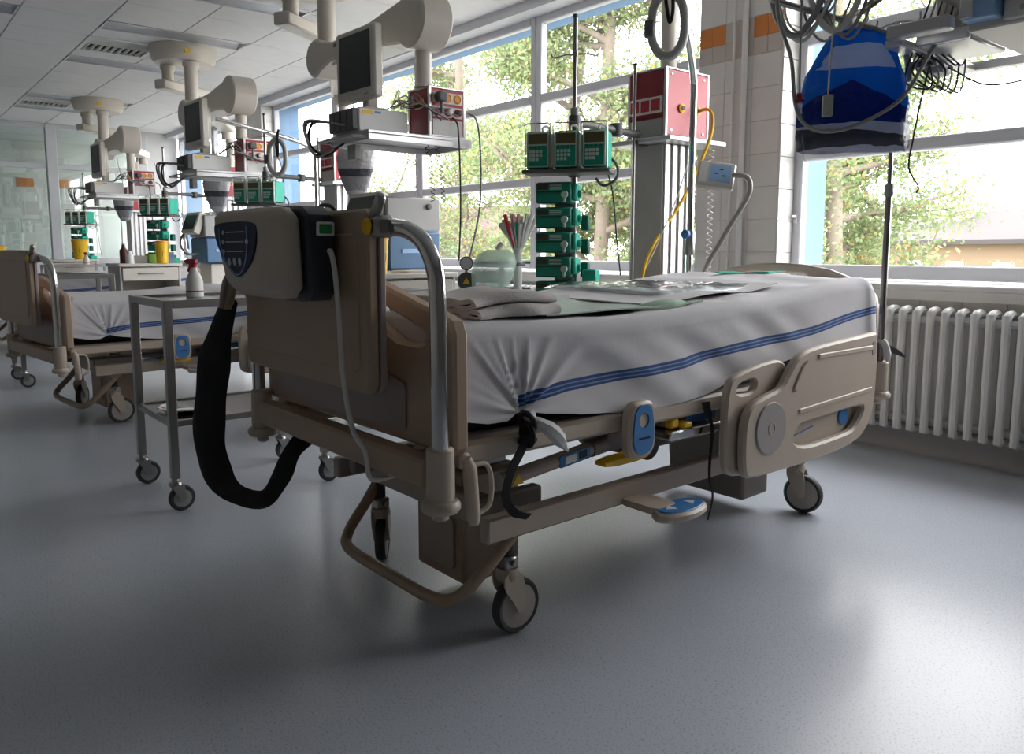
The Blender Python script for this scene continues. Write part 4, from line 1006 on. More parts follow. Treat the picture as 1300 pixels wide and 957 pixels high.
# plastic bags hung on the shelves
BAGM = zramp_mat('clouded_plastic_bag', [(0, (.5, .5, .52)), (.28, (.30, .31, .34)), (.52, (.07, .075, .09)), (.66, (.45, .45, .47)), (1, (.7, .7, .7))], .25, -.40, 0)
def bag_mesh(w, h, dpt, name, m, parent, seed=1, flip=False):
    rg = random.Random(seed); mb = MB(); n = 36; prof = [(1.0, .02, .02), (.985, .30, .3), (.93, .50, .5), (.80, .66, .62), (.62, .86, .8), (.35, .98, 1), (.12, 1.0, 1), (.03, .96, .8), (0, .9, .25)]
    if flip: prof = [(1, .9, .3), (.96, 1, .8), (.8, 1.02, 1), (.55, .95, 1), (.3, .75, .8), (.1, .55, .55), (.02, .4, .35), (0, .3, .1)]
    vs = []
    for k, (z, wx, wy) in enumerate(prof):
        for i in range(n):
            a = 2*PI*i/n; f = 1+.05*math.sin(5*a+k)+.035*rg.uniform(-1, 1)
            vs.append((wx*w/2*math.copysign(abs(math.cos(a))**.7, math.cos(a))*f, wy*dpt/2*math.sin(a)*f, -h+z*h+.006*rg.uniform(-1, 1)))
    fs = [(k*n+i, k*n+(i+1) % n, (k+1)*n+(i+1) % n, (k+1)*n+i) for k in range(len(prof)-1) for i in range(n)]+[tuple(range(n)), tuple(range((len(prof)-1)*n, len(prof)*n))]
    return mb.add(vs, fs).build(name, m, parent, sharp=70)
gb = None
for i, x in enumerate(PX3):
    if gb is None:
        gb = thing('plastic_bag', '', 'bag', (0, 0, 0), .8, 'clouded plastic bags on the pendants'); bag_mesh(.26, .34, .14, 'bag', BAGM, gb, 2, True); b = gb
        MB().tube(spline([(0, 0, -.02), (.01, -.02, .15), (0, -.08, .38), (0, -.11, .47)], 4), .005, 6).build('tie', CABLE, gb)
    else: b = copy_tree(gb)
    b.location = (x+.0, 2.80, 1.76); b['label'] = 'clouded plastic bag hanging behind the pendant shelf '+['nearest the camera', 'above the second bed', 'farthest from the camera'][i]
# ------------------------------------------------------------------ infusion columns
def make_iv():
    t = thing('infusion_column', '', 'supply column', (0, 0, 0), 0, 'grey supply columns with red gas boxes')
    rb = red_box(t, -.135, .135, -.15, .22, 1.645, 2.0, iv=True)
    MB().box(-.115, .115, -.153, -.147, 1.76, 1.985).build('red_panel', REDD, rb); MB().box(-.115, .115, -.153, -.147, 1.65, 1.74).build('grey_panel', GREYP, rb)
    MB().box(-.115, .115, -.156, -.150, 1.77, 1.855, .001).build('socket_panel', WHITEP, rb)
    for k in range(3): MB().box(-.105+.073*k, -.045+.073*k, -.160, -.155, 1.782, 1.842, .003).build('socket', RED, rb)
    for k in range(2):
        g = MB().lathe([(.022, 0), (.024, .006), (.016, .012)], (.134, -.02+.14*k, 1.80), 14, rotm('Y', PI/2)).build('gas_outlet', YEL, rb); MB().lathe([(.012, .012), (.012, .016)], (.134, -.02+.14*k, 1.80), 12, rotm('Y', PI/2)).build('outlet_bore', RUBBER, g)
    for y, z in ((-.10, 1.97), (.17, 1.97), (-.10, 1.68), (.17, 1.68)): MB().lathe([(.007, 0), (.006, .003)], (.133, y, z), 8, rotm('Y', PI/2)).build('screw', ALU, rb)
    sh = MB().box(-.20, .22, -.21, .27, 1.612, 1.638, .004).build('shelf', ALU, t)
    cl = MB().box(-.125, .105, -.13, .13, .70, 1.612, .006).build('column', mat('column_grey_beige', (.40, .38, .36), .5), t)
    for k in range(4): MB().box(.104, .116, -.12+.062*k, -.082+.062*k, .71, 1.610, .003).build('profile', ALU, cl)
    MB().cyl((0, .03, 2.0), (0, .03, 2.40), .045, n=18).build('hanger', PEND, t)
    m = MB(); m.tube([(-.015, -.225, .72), (-.015, -.225, 2.02)], .010, 10); m.cur = 1; m.cyl((-.015, -.225, 2.02), (-.015, -.225, 2.03), .012, n=10); m.build('rail_pole', [STEEL, RUBBER], t)
    for z in (.8, 1.62): MB().box(-.03, .0, -.225, -.12, z-.012, z+.012, .003).build('pole_bracket', GREYD, t)
    return t
iv = make_iv(); IVX = [(-2.93, 3.50), (-6.60, 3.45), (-9.43, 3.45), (-13.45, 3.45)]
WN = ['beside the near bed', 'of the second bed', 'of the third bed', 'nearest the glass partition']
for i, (x, y) in enumerate(IVX):
    o = iv if i == 0 else copy_tree(iv); o.location = (x, y, 0); o['label'] = 'grey supply column with red gas outlet box '+WN[i]
# ceiling carrier of the near column and of the right-hand shelf (mostly above the frame)
t = thing('ceiling_pendant', 'cream ceiling pendant above the near bed, mostly above the top edge of the photo', 'ceiling pendant', (-1.48, 2.60, ZC), 0, 'cream equipment pendants on the ceiling')
MB().lathe([(.34, .0), (.345, -.03), (.325, -.13), (.29, -.165), (.0001, -.168)][::-1], (.05, -.13, 0), 36).build('ceiling_cover', PEND, t)
MB().cyl((.12, -.3, -.16), (.12, -.3, -.42), .055, n=16).build('arm_pivot', PEND, t)
d = Vector((-1.45-.12, .93+.30, 0))
m = MB(); m.box(-.08, d.length+.09, -.08, .08, -.575, -.42, .012, rotm('Z', math.atan2(d.y, d.x)), (0, 0, -.5)); m.v = [(v[0]+.12, v[1]-.30, v[2]) for v in m.v]; m.build('square_arm', PEND, t)
MB().box(.27, .35, .20, .28, -1.24, -.16, .006).build('drop_column', PEND, t)

# ------------------------------------------------------------------ pump towers
RZ = .61
def loc_dir(dx, dy): c, s = math.cos(-RZ), math.sin(-RZ); return (c*dx-s*dy, s*dx+c*dy)
def make_tower():
    t = thing('pump_tower', '', 'pump stand', (0, 0, 0), RZ, 'pump towers by the beds')
    m = MB(); m.cyl((0, 0, .74), (0, 0, 1.72), .0165, n=12); m.cyl((0, 0, 1.72), (0, 0, 2.17), .011, n=12); m.build('pole', STEEL, t)
    MB().lathe([(.013, 2.155), (.013, 2.172)], (0, 0, 0), 12).build('pole_cap', GREYD, t); MB().lathe([(.02, 1.69), (.022, 1.70), (.022, 1.73), (.015, 1.735)], (0, 0, 0), 12).build('collar', GREYP, t)
    m = MB()
    for s in (-1, 1): m.tube(spline([(0, 0, 1.985), (s*.05, 0, 1.985), (s*.10, .0, 1.975), (s*.115, 0, 1.985), (s*.12, 0, 2.01)], 4), .004, 6)
    m.lathe([(.014, 1.975), (.016, 1.98), (.016, 2.0), (.014, 2.005)], (0, 0, 0), 10); m.build('bottle_hooks', STEEL, t)
    MB().box(-.215, .205, -.20, -.02, 1.405, 1.424, .004).build('pump_tray', GREYD, t)
    m = MB(); m.box(-.03, .03, -.02, .03, 1.40, 1.46, .006); m.build('tray_clamp', GREYD, t)
    lx, ly = loc_dir(-.06, .54)
    m = MB(); m.tube(spline([(0, 0, 1.66), (lx*.35, ly*.35, 1.665), (lx*.75, ly*.75, 1.66), (lx*.98, ly*.98, 1.66)], 4), .019, 10); m.lathe([(.03, -.03), (.034, -.02), (.034, .03), (.028, .035)], (lx*.62, ly*.62, 1.66), 14); m.lathe([(.03, -.035), (.03, .035)], (0, 0, 1.66), 14); m.build('carrier_arm', GREYD, t)
    MB().box(-.10, .0, .012, .030, .76, 1.38, .003).build('rail_plate', WHITEP, t)
    for k in range(3): MB().box(.035, .075, -.005, .05, 1.14-.115*k, 1.215-.115*k, .006).build('docking_grip', GREEND, t)
    MB().box(.055, .125, -.06, .05, .875, .95, .006).build('alarm_box', TEAL, t)
    cbl = MB().tube(spline([(.10, -.05, 1.50), (.19, -.03, 1.48), (.22, -.02, 1.42), (.20, -.03, 1.375), (.15, -.04, 1.355), (.115, -.05, 1.39)], 6), .007, 8).build('supply_cable', GREYD, t)
    return t
def make_ipump():
    t = thing('infusion_pump', '', 'infusion pump', (0, 0, 0), RZ, 'green infusion pumps')
    b = MB().box(-.058, .058, -.075, .075, .004, .178, .008).build('housing', GREEN, t)
    MB().box(.0575, .0595, -.06, .07, .012, .172).build('side_shell', TEAL, b)
    f = MB().box(-.053, .053, -.081, -.074, .010, .172, .003).build('front_plate', mat('pump_front_frame', (.48, .60, .52), .45), b)
    MB().box(-.046, .046, -.0825, -.080, .118, .165).build('display', OLIVE, f); MB().box(-.046, .046, -.0822, -.080, .016, .110).build('keypad', GREEN, f)
    for k in range(4): MB().cyl((-.034+.022*k, -.0855, .103), (-.034+.022*k, -.082, .103), .006, n=8).build('round_key', GREEND, f)
    for r in range(3):
        for c in range(4 if r < 2 else 3): MB().box(-.042+.017*c, -.029+.017*c, -.085, -.082, .076-.018*r, .090-.018*r, .001).build('key', KEYG, f)
    m = MB(); m.tube([(-.060, -.082, .0), (-.060, -.082, .205), (-.052, -.082, .213), (.052, -.082, .213), (.060, -.082, .205), (.060, -.082, .0)], .0035, 6); m.build('guard_bar', STEEL, t)
    m = MB(); m.tube(spline([(.02, -.06, .175), (.02, -.06, .195), (.035, -.05, .203), (.045, -.03, .195), (.045, -.03, .175)], 3), .006, 6); m.build('drop_sensor_hook', CREAM, t)
    return t
def make_spump():
    t = thing('syringe_pump', '', 'syringe pump', (0, 0, 0), RZ, 'green syringe pumps')
    b = MB().box(-.10, .075, -.075, .06, .004, .105, .007).build('housing', GREEND, t)
    MB().box(-.097, .072, -.08, -.074, .010, .055, .002).build('drive_cover', GREEN, b)
    f = MB().box(-.097, .072, -.084, -.074, .062, .100, .003).build('front_panel', GREEN, b)
    MB().box(-.090, -.035, -.0855, -.083, .068, .094).build('display', mat('brown_display', (.06, .04, .03), .3), f)
    for r in range(3): MB().box(-.028, .03, -.0855, -.083, .068+.009*r, .073+.009*r).build('key_row', KEYG, f)
    m = MB(); m.lathe([(.016, -.008), (.018, .0), (.016, .008)], (.045, -.085, .045), 12, rotm('X', PI/2)); m.box(.038, .052, -.092, -.082, .006, .035, .003); m.build('plunger_clamp', KEYG, b)
    MB().box(.074, .10, -.06, .05, .02, .10, .008).build('side_grip', TEAL, b)
    MB().lathe([(.018, 0), (.020, .004), (.016, .016)], (.098, -.02, .05), 12, rotm('Y', PI/2)).build('side_knob', GREEN, b)
    return t
tw = make_tower(); ip = make_ipump(); spm = make_spump(); used = [0, 0]
def PW(t, x, y): c, s = math.cos(RZ), math.sin(RZ); return (t[0]+c*x-s*y, t[1]+s*x+c*y)
TWN = ['beside the near bed', 'of the second bed', 'of the third bed', 'nearest the glass partition']
for i, (x, y) in enumerate(IVX):
    T = (x+.06, y-.74); o = tw if i == 0 else copy_tree(tw); o.location = (*T, 0); o['label'] = 'steel pole carrying the tower of green pumps '+TWN[i]
    for k in range(3):
        p = ip if used[0] == 0 else copy_tree(ip); used[0] = 1; p.location = (*PW(T, -.14+.135*k, -.105), 1.424)
        p['label'] = ['leftmost', 'middle', 'rightmost'][k]+' of the three upright green infusion pumps on the tower '+TWN[i]
    for k in range(5):
        p = spm if used[1] == 0 else copy_tree(spm); used[1] = 1; p.location = (*PW(T, -.065, -.048), 1.265-.119*k)
        p['label'] = ORD[k]+' green syringe pump in the stack on the tower '+TWN[i] if k else 'topmost green syringe pump in the stack on the tower '+TWN[i]
    cable([(T[0]+.10, T[1]+.08, 1.50), (T[0]+.14, T[1]+.12, 1.35), (T[0]+.16, T[1]+.14, 1.1), (T[0]+.17, T[1]+.16, .92)], .004, CABLEB, 'thin black cable hanging down to the right of the pump tower '+TWN[i], 'cable')
# yellow hose, coiled cable and white line at the near column
cable([(-2.79, 3.62, 1.80), (-2.73, 3.63, 1.80), (-2.70, 3.63, 1.74), (-2.71, 3.60, 1.60), (-2.80, 3.50, 1.30), (-2.85, 3.33, 1.06), (-2.88, 3.28, .85), (-2.88, 3.28, .5)], .009, YEL, 'yellow gas hose plugged into the red box of the near supply column', 'hose', None, 8, 'gas_hose')
cable([(-2.68, 3.40, 1.50), (-2.74, 3.38, 1.30), (-2.83, 3.33, 1.05), (-2.90, 3.28, .85), (-2.92, 3.27, .6)], .0035, CABLEW, 'thin white line hanging beside the yellow gas hose', 'cable')
P = [(-2.725+.014*math.cos(k*.8), 3.66+.014*math.sin(k*.8), 1.614-.0042*k) for k in range(180)]
tag(MB().tube(P, .003, 5).build('coiled_cable', CABLEW), 'white coiled cable hanging in front of the tiled pillar', 'cable')

# ------------------------------------------------------------------ right-hand shelf above the window
t = thing('equipment_shelf', 'open aluminium equipment shelf hanging at the top right of the photo', 'shelf', (-1.17, 2.84, 1.70))
m = MB()
def wb(nm, mt, *a, b=.004):
    q = MB().box(*a, b=b); return q.build(nm, mt, t, world=True)
wb('front_rail', ALU, -1.24, -1.055, 2.53, 2.58, 1.698, 1.738); wb('rear_rail', ALU, -1.28, -.75, 3.165, 3.21, 1.690, 1.720); wb('cross_rail', ALU, -1.27, -1.215, 2.585, 3.165, 1.685, 1.710)
wb('tray', ALU, -1.215, -1.055, 2.70, 2.98, 1.694, 1.712); wb('tray_lip', ALU, -1.215, -1.055, 2.68, 2.70, 1.694, 1.735); wb('clamp', GREYP, -1.265, -1.20, 2.86, 2.93, 1.640, 1.685); wb('clamp_jaw', GREYD, -1.30, -1.20, 2.80, 2.83, 1.655, 1.678)
t = thing('medical_device', 'cream bedside device with orange button at the top right photo edge', 'device', (-.80, 2.90, 1.70))
b = MB().box(-1.05, -.45, 2.65, 3.16, 1.702, 1.80, .006).build('housing', CREAM, t, world=True)
MB().box(-.945, -.46, 2.63, 2.65, 1.712, 1.797, .004).build('control_panel', WHITEP, b).location = -t.location
q = MB().box(-.905, -.875, 2.622, 2.632, 1.758, 1.783, .003).build('orange_button', ORG, b); q.location = -t.location
for a in ((-.86, 1.765), (-.86, 1.735), (-.90, 1.73), (-.82, 1.765), (-.82, 1.735)):
    q = MB().box(a[0], a[0]+.025, 2.622, 2.632, a[1], a[1]+.016, .002).build('button', GREYP, b); q.location = -t.location
t = thing('blue_module', 'pale blue connector module left of the cream device at the top right', 'module', (-.99, 2.62, 1.71))
MB().box(-1.045, -.95, 2.585, 2.648, 1.722, 1.79, .004).build('housing', BLUEP, t, world=True); MB().box(-1.045, -1.01, 2.578, 2.586, 1.726, 1.786, .002).build('front', WHITEP, t, world=True)
t = thing('black_module_rack', 'black module rack above the cream device at the top right', 'module rack', (-.8, 2.8, 1.80))
for k in range(4): MB().box(-1.12+.125*k, -1.00+.125*k, 2.56, 3.05, 1.802, 1.92, .006).build('module', GREYD, t, world=True)
t = thing('blue_bag', 'blue plastic carrier bag with white band hanging from the top right shelf', 'bag', (-1.375, 2.61, 1.775), .66)
BBM = bag_print()
bag_mesh(.35, .40, .16, 'bag', BBM, t, 4)
MB().tube(spline([(0, 0, -.005), (-.03, 0, .02), (-.015, 0, .05), (.02, 0, .05), (.03, 0, .02), (0, 0, -.005)], 4), .006, 6).build('knot', WHITEP, t)
q = MB(); q.plate([rnd([(-.14, -.14), (-.05, -.02), (.05, -.02), (.14, -.14)], 1)], 0, .004, lambda u, v, d: (u, -.055-.12*(-v)+d*1, v)); q.build('bag_flap', BLUE, t) if False else None
# pole with tube arms holding the bag and cables
t = thing('cable_rail', 'steel rail with hook arms that carries the looped cables and blue bag', 'rail', (-1.36, 2.55, 1.78))
MB().tube(spline([(-1.53, 2.34, 1.85), (-1.46, 2.44, 1.82), (-1.375, 2.55, 1.785), (-1.30, 2.66, 1.75), (-1.265, 2.72, 1.70), (-1.255, 2.74, 1.60)], 5), .010, 9).build('lower_arm', STEEL, t, world=True)
MB().tube([(-1.375, 2.55, 1.785), (-1.29, 2.62, 1.86), (-1.10, 2.80, 2.02), (-1.0, 2.86, 2.2)], .009, 9).build('brace', STEEL, t, world=True)
MB().box(-1.40, -1.35, 2.525, 2.575, 1.765, 1.805, .006).build('clamp', WHITEP, t, world=True)
rg = random.Random(11)
for k in range(9):
    a = rg.uniform(-.06, .06); dpt = rg.uniform(.0, .10); x0 = -1.52+.015*k; y0 = 2.36+.016*k
    pts = [(x0-.02, y0, 2.12), (x0-.03+a*.3, y0, 1.95), (x0+.0+a, y0+.02, 1.82-dpt*.5), (x0+.05+a, y0+.06, 1.775-dpt*.6), (x0+.10+a*.5, y0+.10, 1.84), (x0+.11, y0+.12, 1.98), (x0+.10, y0+.12, 2.12)]
    cable(pts, rg.choice((.004, .006, .009, .011)), [CABLE, CABLEW, CABLE, FRAMEM][k % 4], 'grey cable looped over the rail above the blue bag', 'cable', 'looped cables above the blue bag', 7)
cable([(-1.505, 2.33, 2.0), (-1.50, 2.34, 1.80), (-1.46, 2.36, 1.66), (-1.445, 2.37, 1.52), (-1.42, 2.39, 1.45), (-1.37, 2.44, 1.425), (-1.30, 2.52, 1.45), (-1.22, 2.62, 1.53), (-1.17, 2.70, 1.68), (-1.08, 2.80, 1.9), (-1.05, 2.82, 2.1)], .0065, CABLE, 'thick grey cable drooping across the front of the blue bag', 'cable')
cable([(-1.36, 2.44, 2.0), (-1.362, 2.44, 1.8), (-1.364, 2.43, 1.62), (-1.366, 2.43, 1.535)], .003, CABLEW, 'thin white cord holding the grey hand switch', 'cable')
t = thing('hand_switch', 'small grey hand switch hanging in front of the blue bag', 'switch', (-1.366, 2.43, 1.47), .66)
MB().box(-.016, .016, -.010, .010, 0, .068, .004).build('housing', mat('switch_grey_green', (.40, .43, .36), .5), t); MB().lathe([(.006, 0), (.005, .003)], (0, -.010, .012), 8, rotm('X', PI/2)).build('button', GREYP, t)
for k in range(6):
    x0, y0 = -1.23+.012*k, 2.66+.02*k
    pts = [(-1.14+.02*k, 2.80, 2.1), (-1.20+.02*k, 2.74, 1.85), (x0, y0+.06, 1.72), (x0-.02-.01*k, y0+.04, 1.60+.015*k), (x0+.02, y0+.10, 1.56+.02*rg.random()), (x0+.04, y0+.10, 1.59+.015*k), (x0+.03, y0+.09, 1.65), (x0+.0, y0+.06, 1.685)]
    cable(pts, .0032, [CABLEB, CABLE][k % 2], 'thin lead looping below the top right shelf beside the blue bag', 'cable', 'thin leads below the top right shelf', 5)
cable([(-1.20, 2.78, 1.70), (-1.22, 2.76, 1.55), (-1.235, 2.75, 1.42), (-1.24, 2.74, 1.32), (-1.215, 2.76, 1.26), (-1.22, 2.76, 1.235)], .003, CABLEB, 'longest thin black lead hanging lowest in front of the right window', 'cable')
cable([(-1.20, 2.90, 1.66), (-1.12, 3.0, 1.605), (-1.03, 3.10, 1.62), (-.97, 3.15, 1.655), (-.94, 3.17, 1.70)], .003, CABLEB, 'thin black lead sagging below the cream device at the top right', 'cable')
cable([(-1.45, 2.39, 2.0), (-1.445, 2.385, 1.85), (-1.44, 2.38, 1.70), (-1.435, 2.375, 1.60), (-1.43, 2.37, 1.545)], .003, CABLE, 'thin grey lead with red clip hanging left of the blue bag', 'cable')
t = thing('clip', 'small red sensor clip on the lead left of the blue bag', 'clip', (-1.43, 2.37, 1.515)); MB().box(-.015, .015, -.008, .008, 0, .012, .003).box(-.008, .008, -.008, .008, .012, .03, .003).build('clip_body', REDD, t)

# ------------------------------------------------------------------ bedside cabinets and what stands on them
def make_cab():
    t = thing('bedside_cabinet', '', 'cabinet', (0, 0, 0), 0, 'bedside cabinets of the ward')
    MB().box(-.24, .235, -.29, .29, .10, .16, .004).build('plinth', CREAM, t)
    for y in (-.29, .27): MB().box(-.24, .235, y, y+.02, .16, .875, .003).build('side_panel', GREYP if y < 0 else CREAM, t)  # panel facing away from the windows is grey: its shade put into the colour
    MB().box(-.24, -.225, -.27, .27, .16, .875).build('back_panel', CREAM, t)
    tp = MB().plate([rrect(-.26, .26, -.31, .31, .03)], .875, .905, XY(0), .006).build('top', CREAM, t)
    d = MB().box(.215, .245, -.265, .265, .735, .865, .006).build('drawer', CREAM, t); MB().box(.245, .262, -.12, .12, .80, .815, .004).build('handle', GREYP, d)
    d = MB().box(.215, .245, -.265, .265, .17, .52, .006).build('door', CREAM, t); MB().box(.245, .262, .16, .18, .40, .48, .004).build('handle', GREYP, d)
    MB().box(-.225, .215, -.27, .27, .525, .545).build('open_shelf', CREAM, t)
    for x in (-.19, .19):
        for y in (-.24, .24):
            c = MB().lathe([(.015, .065), (.02, .07), (.02, .10)], (x, y, 0), 10).build('castor', STEEL, t); MB().lathe([(.030, -.010), (.035, -.006), (.035, .006), (.030, .010)], (x, y, .035), 14, rotm('Y', PI/2)).build('wheel', TYRE, c)
    return t
cab = make_cab(); CB = [(-4.30, 2.60), (-8.72, 2.28), (-12.45, 2.30)]
for i, (x, y) in enumerate(CB):
    o = cab if i == 0 else copy_tree(cab); o.location = (x, y, 0); o['label'] = 'cream bedside cabinet with drawer '+['seen through the push handle of the near bed', 'beyond the second bed, behind the steel trolley', 'farthest away, under the yellow bin'][i]
def ybin(loc, r0, r1, h, label):
    t = thing('sharps_bin', label, 'sharps bin', loc, 0, 'yellow sharps bins')
    MB().lathe([(r0, 0), (r1, h-.01), (r1*1.02, h)], (0, 0, 0), 20).build('bin', YEL, t); MB().lathe([(r1*1.06, h-.004), (r1*1.06, h+.012), (r1*.7, h+.02), (r1*.5, h+.02)], (0, 0, 0), 20).build('lid', ORG, t)
    a = MB().plate([rrect(-.03, .03, h*.35, h*.6, .004)], 0, .002, lambda u, v, d: ((r0+(r1-r0)*v/h)*math.cos(u/r0-.7)+d, (r0+(r1-r0)*v/h)*math.sin(u/r0-.7), v)); a.build('label', mat('bin_label_dark', (.25, .16, .02), .5), t)
ybin((-4.13, 2.40, .905), .030, .042, .20, 'tall yellow sharps bin seen through the chrome push handle')
ybin((-8.50, 2.40, .905), .055, .062, .21, 'yellow sharps bin on the cabinet beyond the second bed')
ybin((-12.30, 2.40, .905), .075, .105, .26, 'large yellow sharps bin with orange lid on the farthest cabinet')
ybin((-13.62, 1.62, .905), .06, .08, .17, 'yellow sharps bin at the left photo edge beyond the second bed foot')
c = copy_tree(cab); c.location = (-13.7, 1.62, 0); c['label'] = 'cream bedside cabinet at the left photo edge by the glass partition'
t = thing('white_canister', 'white dispenser canister beside the tall yellow bin behind the push handle', 'canister', (-4.24, 2.38, .905)); MB().lathe([(.045, 0), (.048, .01), (.048, .16), (.04, .18), (.016, .19), (.016, .215)], (0, 0, 0), 20).build('bottle', WHITEP, t); MB().cyl((0, 0, .215), (0, 0, .23), .018, n=12).build('cap', GREYP, t)
t = thing('cabinet_tray', 'flat cream tray lying on the cabinet behind the push handle', 'tray', (-4.16, 2.66, .905)); MB().plate([rrect(-.09, .09, -.13, .13, .02)], 0, .015, XY(0), .004).build('tray_base', CREAM, t)
def bottle(loc, m, h, r, label):
    t = thing('bottle', label, 'bottle', loc, 0, 'bottles on the cabinets'); MB().lathe([(r*.95, 0), (r, .005), (r, h*.65), (r*.45, h*.8), (r*.4, h*.95)], (0, 0, 0), 16).build('body', m, t); MB().cyl((0, 0, h*.95), (0, 0, h), r*.5, n=12).build('cap', WHITEP if m is not WHITEP else RED, t)
bottle((-8.66, 2.08, .905), BROWNB, .20, .040, 'dark brown bottle on the cabinet beyond the second bed'); bottle((-8.52, 2.10, .905), WHITEP, .13, .04, 'short white bottle beside the brown bottle')
for k, (m, n) in enumerate(((WHITEP, 'white'), (mat('lime_box', (.30, .62, .10), .5), 'lime green'), (BLUEP, 'pale blue'))):
    t = thing('glove_box', n+' carton of gloves on the cabinet beyond the second bed', 'box', (-8.70, 2.24+.13*k, .905), .05*k); MB().box(-.05, .05, -.06, .06, 0, .075+.02*k, .003).build('carton', m, t); MB().plate([circ(0, 0, .03, 14, .018)], .0, .002, XY(.075+.02*k)).build('tissue_opening', FABW, t)
spray((-11.75, 2.36, .78), .2, 'white spray bottle with red trigger in front of the farthest cabinet')
trl = [o for o in SC.objects if o.name == 'steel_trolley'][0]
for (x, y), lab in (((-7.20, 1.25), 'two-tier stainless steel trolley standing between the second and third beds'), ((-11.75, 2.20), 'two-tier steel trolley carrying a red spray bottle before the farthest cabinet')):
    c = copy_tree(trl); c.location = (x, y, 0); c['label'] = lab
for o in SC.objects:
    if o.name.startswith('spray_bottle') and o.location.x < -11: o.location.z = .838
def make_vent():
    t = thing('ventilator', '', 'ventilator', (0, 0, 0), 0, 'grey and blue ventilators by the beds')
    for a in ((-.26, -.22), (.22, -.22), (-.26, .22), (.22, .22)):
        c = MB().box(a[0]-.03, a[0]+.03, a[1]-.03, a[1]+.03, .07, .13, .006).build('castor', GREYP, t); MB().lathe([(.032, -.012), (.038, -.006), (.038, .006), (.032, .012)], (a[0], a[1], .038), 14, rotm('Y', PI/2)).build('wheel', TYRE, c)
    MB().box(-.28, .25, -.25, .25, .12, .20, .01).build('trolley_base', GREYP, t); MB().box(-.18, .16, -.16, .16, .20, .90, .01).build('trolley_body', CREAM, t)
    b = MB().box(-.25, .23, -.22, .20, .905, 1.17, .015).build('blue_housing', BLUEG, t); MB().box(.23, .236, -.12, .06, 1.02, 1.05, .002).build('drawer_slot', BLUEP, b)
    g = MB().box(-.25, .23, -.23, .20, 1.172, 1.40, .012).build('grey_housing', GREYP, t)
    s = MB(); s.box(-.22, .20, -.30, -.225, 1.20, 1.43, .01, rotm('X', -.35)); s = s.build('screen_bezel', CREAM, t)
    q = MB(); q.box(-.19, .17, -.303, -.299, 1.235, 1.395, 0, rotm('X', -.35), (-.01, -.2625, 1.315)); q.build('screen', SCREEN, s)
    MB().lathe([(.02, 0), (.02, .014), (.012, .016)], (.231, .1, 1.34), 12, rotm('Y', PI/2)).build('knob', GREYD, g)
    for k in range(2): MB().tube(spline([(.1-.1*k, -.25, 1.0), (.12-.1*k, -.36, 1.0), (.16-.1*k, -.42, 1.10), (.12-.1*k, -.38, 1.2), (.05-.1*k, -.34, 1.05)], 5), .011, 8).build('breathing_hose', GREYD if k else CABLE, t)
    return t
vt = make_vent()
for i, (x, y) in enumerate(((-4.88, 2.98), (-8.60, 3.02))):
    o = vt if i == 0 else copy_tree(vt); o.location = (x, y, 0); o['label'] = ['grey and blue ventilator behind the foot shelf of the near bed', 'grey and blue ventilator left of the mattress pump, beyond the second bed'][i]

# suction stand with gauges, reservoir bag and catheter holder
t = thing('rail_stand', 'short steel stand with two rails beside the pump tower', 'stand', (-3.42, 2.74, 0))
m = MB(); m.cyl((0, 0, .06), (0, 0, 1.0), .014, n=12); m.build('pole', STEEL, t); MB().plate([rrect(-.22, .22, -.22, .22, .08)], .03, .06, XY(0), .006).build('base', GREYP, t)
d = Vector((.6357, .772, 0))
for z in (.835, .975): MB().tube([-.16*d+Vector((0, 0, z)), .16*d+Vector((0, 0, z))], .006, 8).build('rail', GREYD, t)
for a in ((-.17, -.17), (.17, -.17), (-.17, .17), (.17, .17)): MB().lathe([(.02, .0), (.025, .01), (.02, .03)], (*a, 0), 10).build('foot', RUBBER, t)
t = thing('suction_regulator', 'suction regulator with round gauge and yellow mark beside the folded towel', 'regulator', (-3.55, 2.60, .80))
Rg = rotm('Z', .88) @ rotm('X', PI/2)
f = Vector((.772, -.636, 0))*.03
g = MB().lathe([(.048, -.02), (.050, -.01), (.050, .012), (.044, .018)], f+Vector((0, 0, .075)), 20, Rg).build('body', GREYD, t); k = MB(); k.plate([[(-.02, -.015), (.02, -.015), (0, .02)]], 0, .002, lambda u, v, dd: tuple(f+Vector((0, 0, .075))+Vector((.772, -.636, 0))*(.019+dd)+Vector((.636, .772, 0))*u+Vector((0, 0, v)))); k.build('yellow_mark', YEL, g)
g = MB().lathe([(.036, -.012), (.038, 0), (.038, .010), (.034, .012)], f+Vector((0, 0, .172)), 20, Rg).build('gauge', GREYD, t); MB().lathe([(.031, .012), (.031, .0135)], f+Vector((0, 0, .172)), 20, Rg).build('dial', WHITEP, g)
k = MB(); k.cyl(f+Vector((0, 0, .12)), f+Vector((0, 0, .14)), .01, n=8); k.box(-.02, .04, -.01, .02, .06, .09, .004); k.build('coupling', STEEL, t)
t = thing('reservoir_bag', 'pale green breathing reservoir bag hanging behind the round gauge', 'breathing bag', (-3.44, 2.70, .83), .88)
m = MB(); vs = []; n = 20; pr = [(0, .05, .02), (.02, .10, .05), (.08, .115, .07), (.14, .12, .07), (.19, .10, .05), (.215, .06, .02)]
for z, a, b in pr:
    for i in range(n): vs.append((a*math.cos(2*PI*i/n)+.2*(z-.1), b*math.sin(2*PI*i/n)-.04, z))
m.add(vs, [(k*n+i, k*n+(i+1) % n, (k+1)*n+(i+1) % n, (k+1)*n+i) for k in range(5) for i in range(n)]+[tuple(range(n)), tuple(range(5*n, 6*n))]); m.build('bag', SAGE, t)
MB().cyl((.02, -.04, .215), (.05, -.04, .25), .015, n=10).build('connector', CREAM, t)
t = thing('catheter_holder', 'clear tube holder with a fan of suction catheters beside the pump stack', 'catheter holder', (-3.35, 2.80, .80))
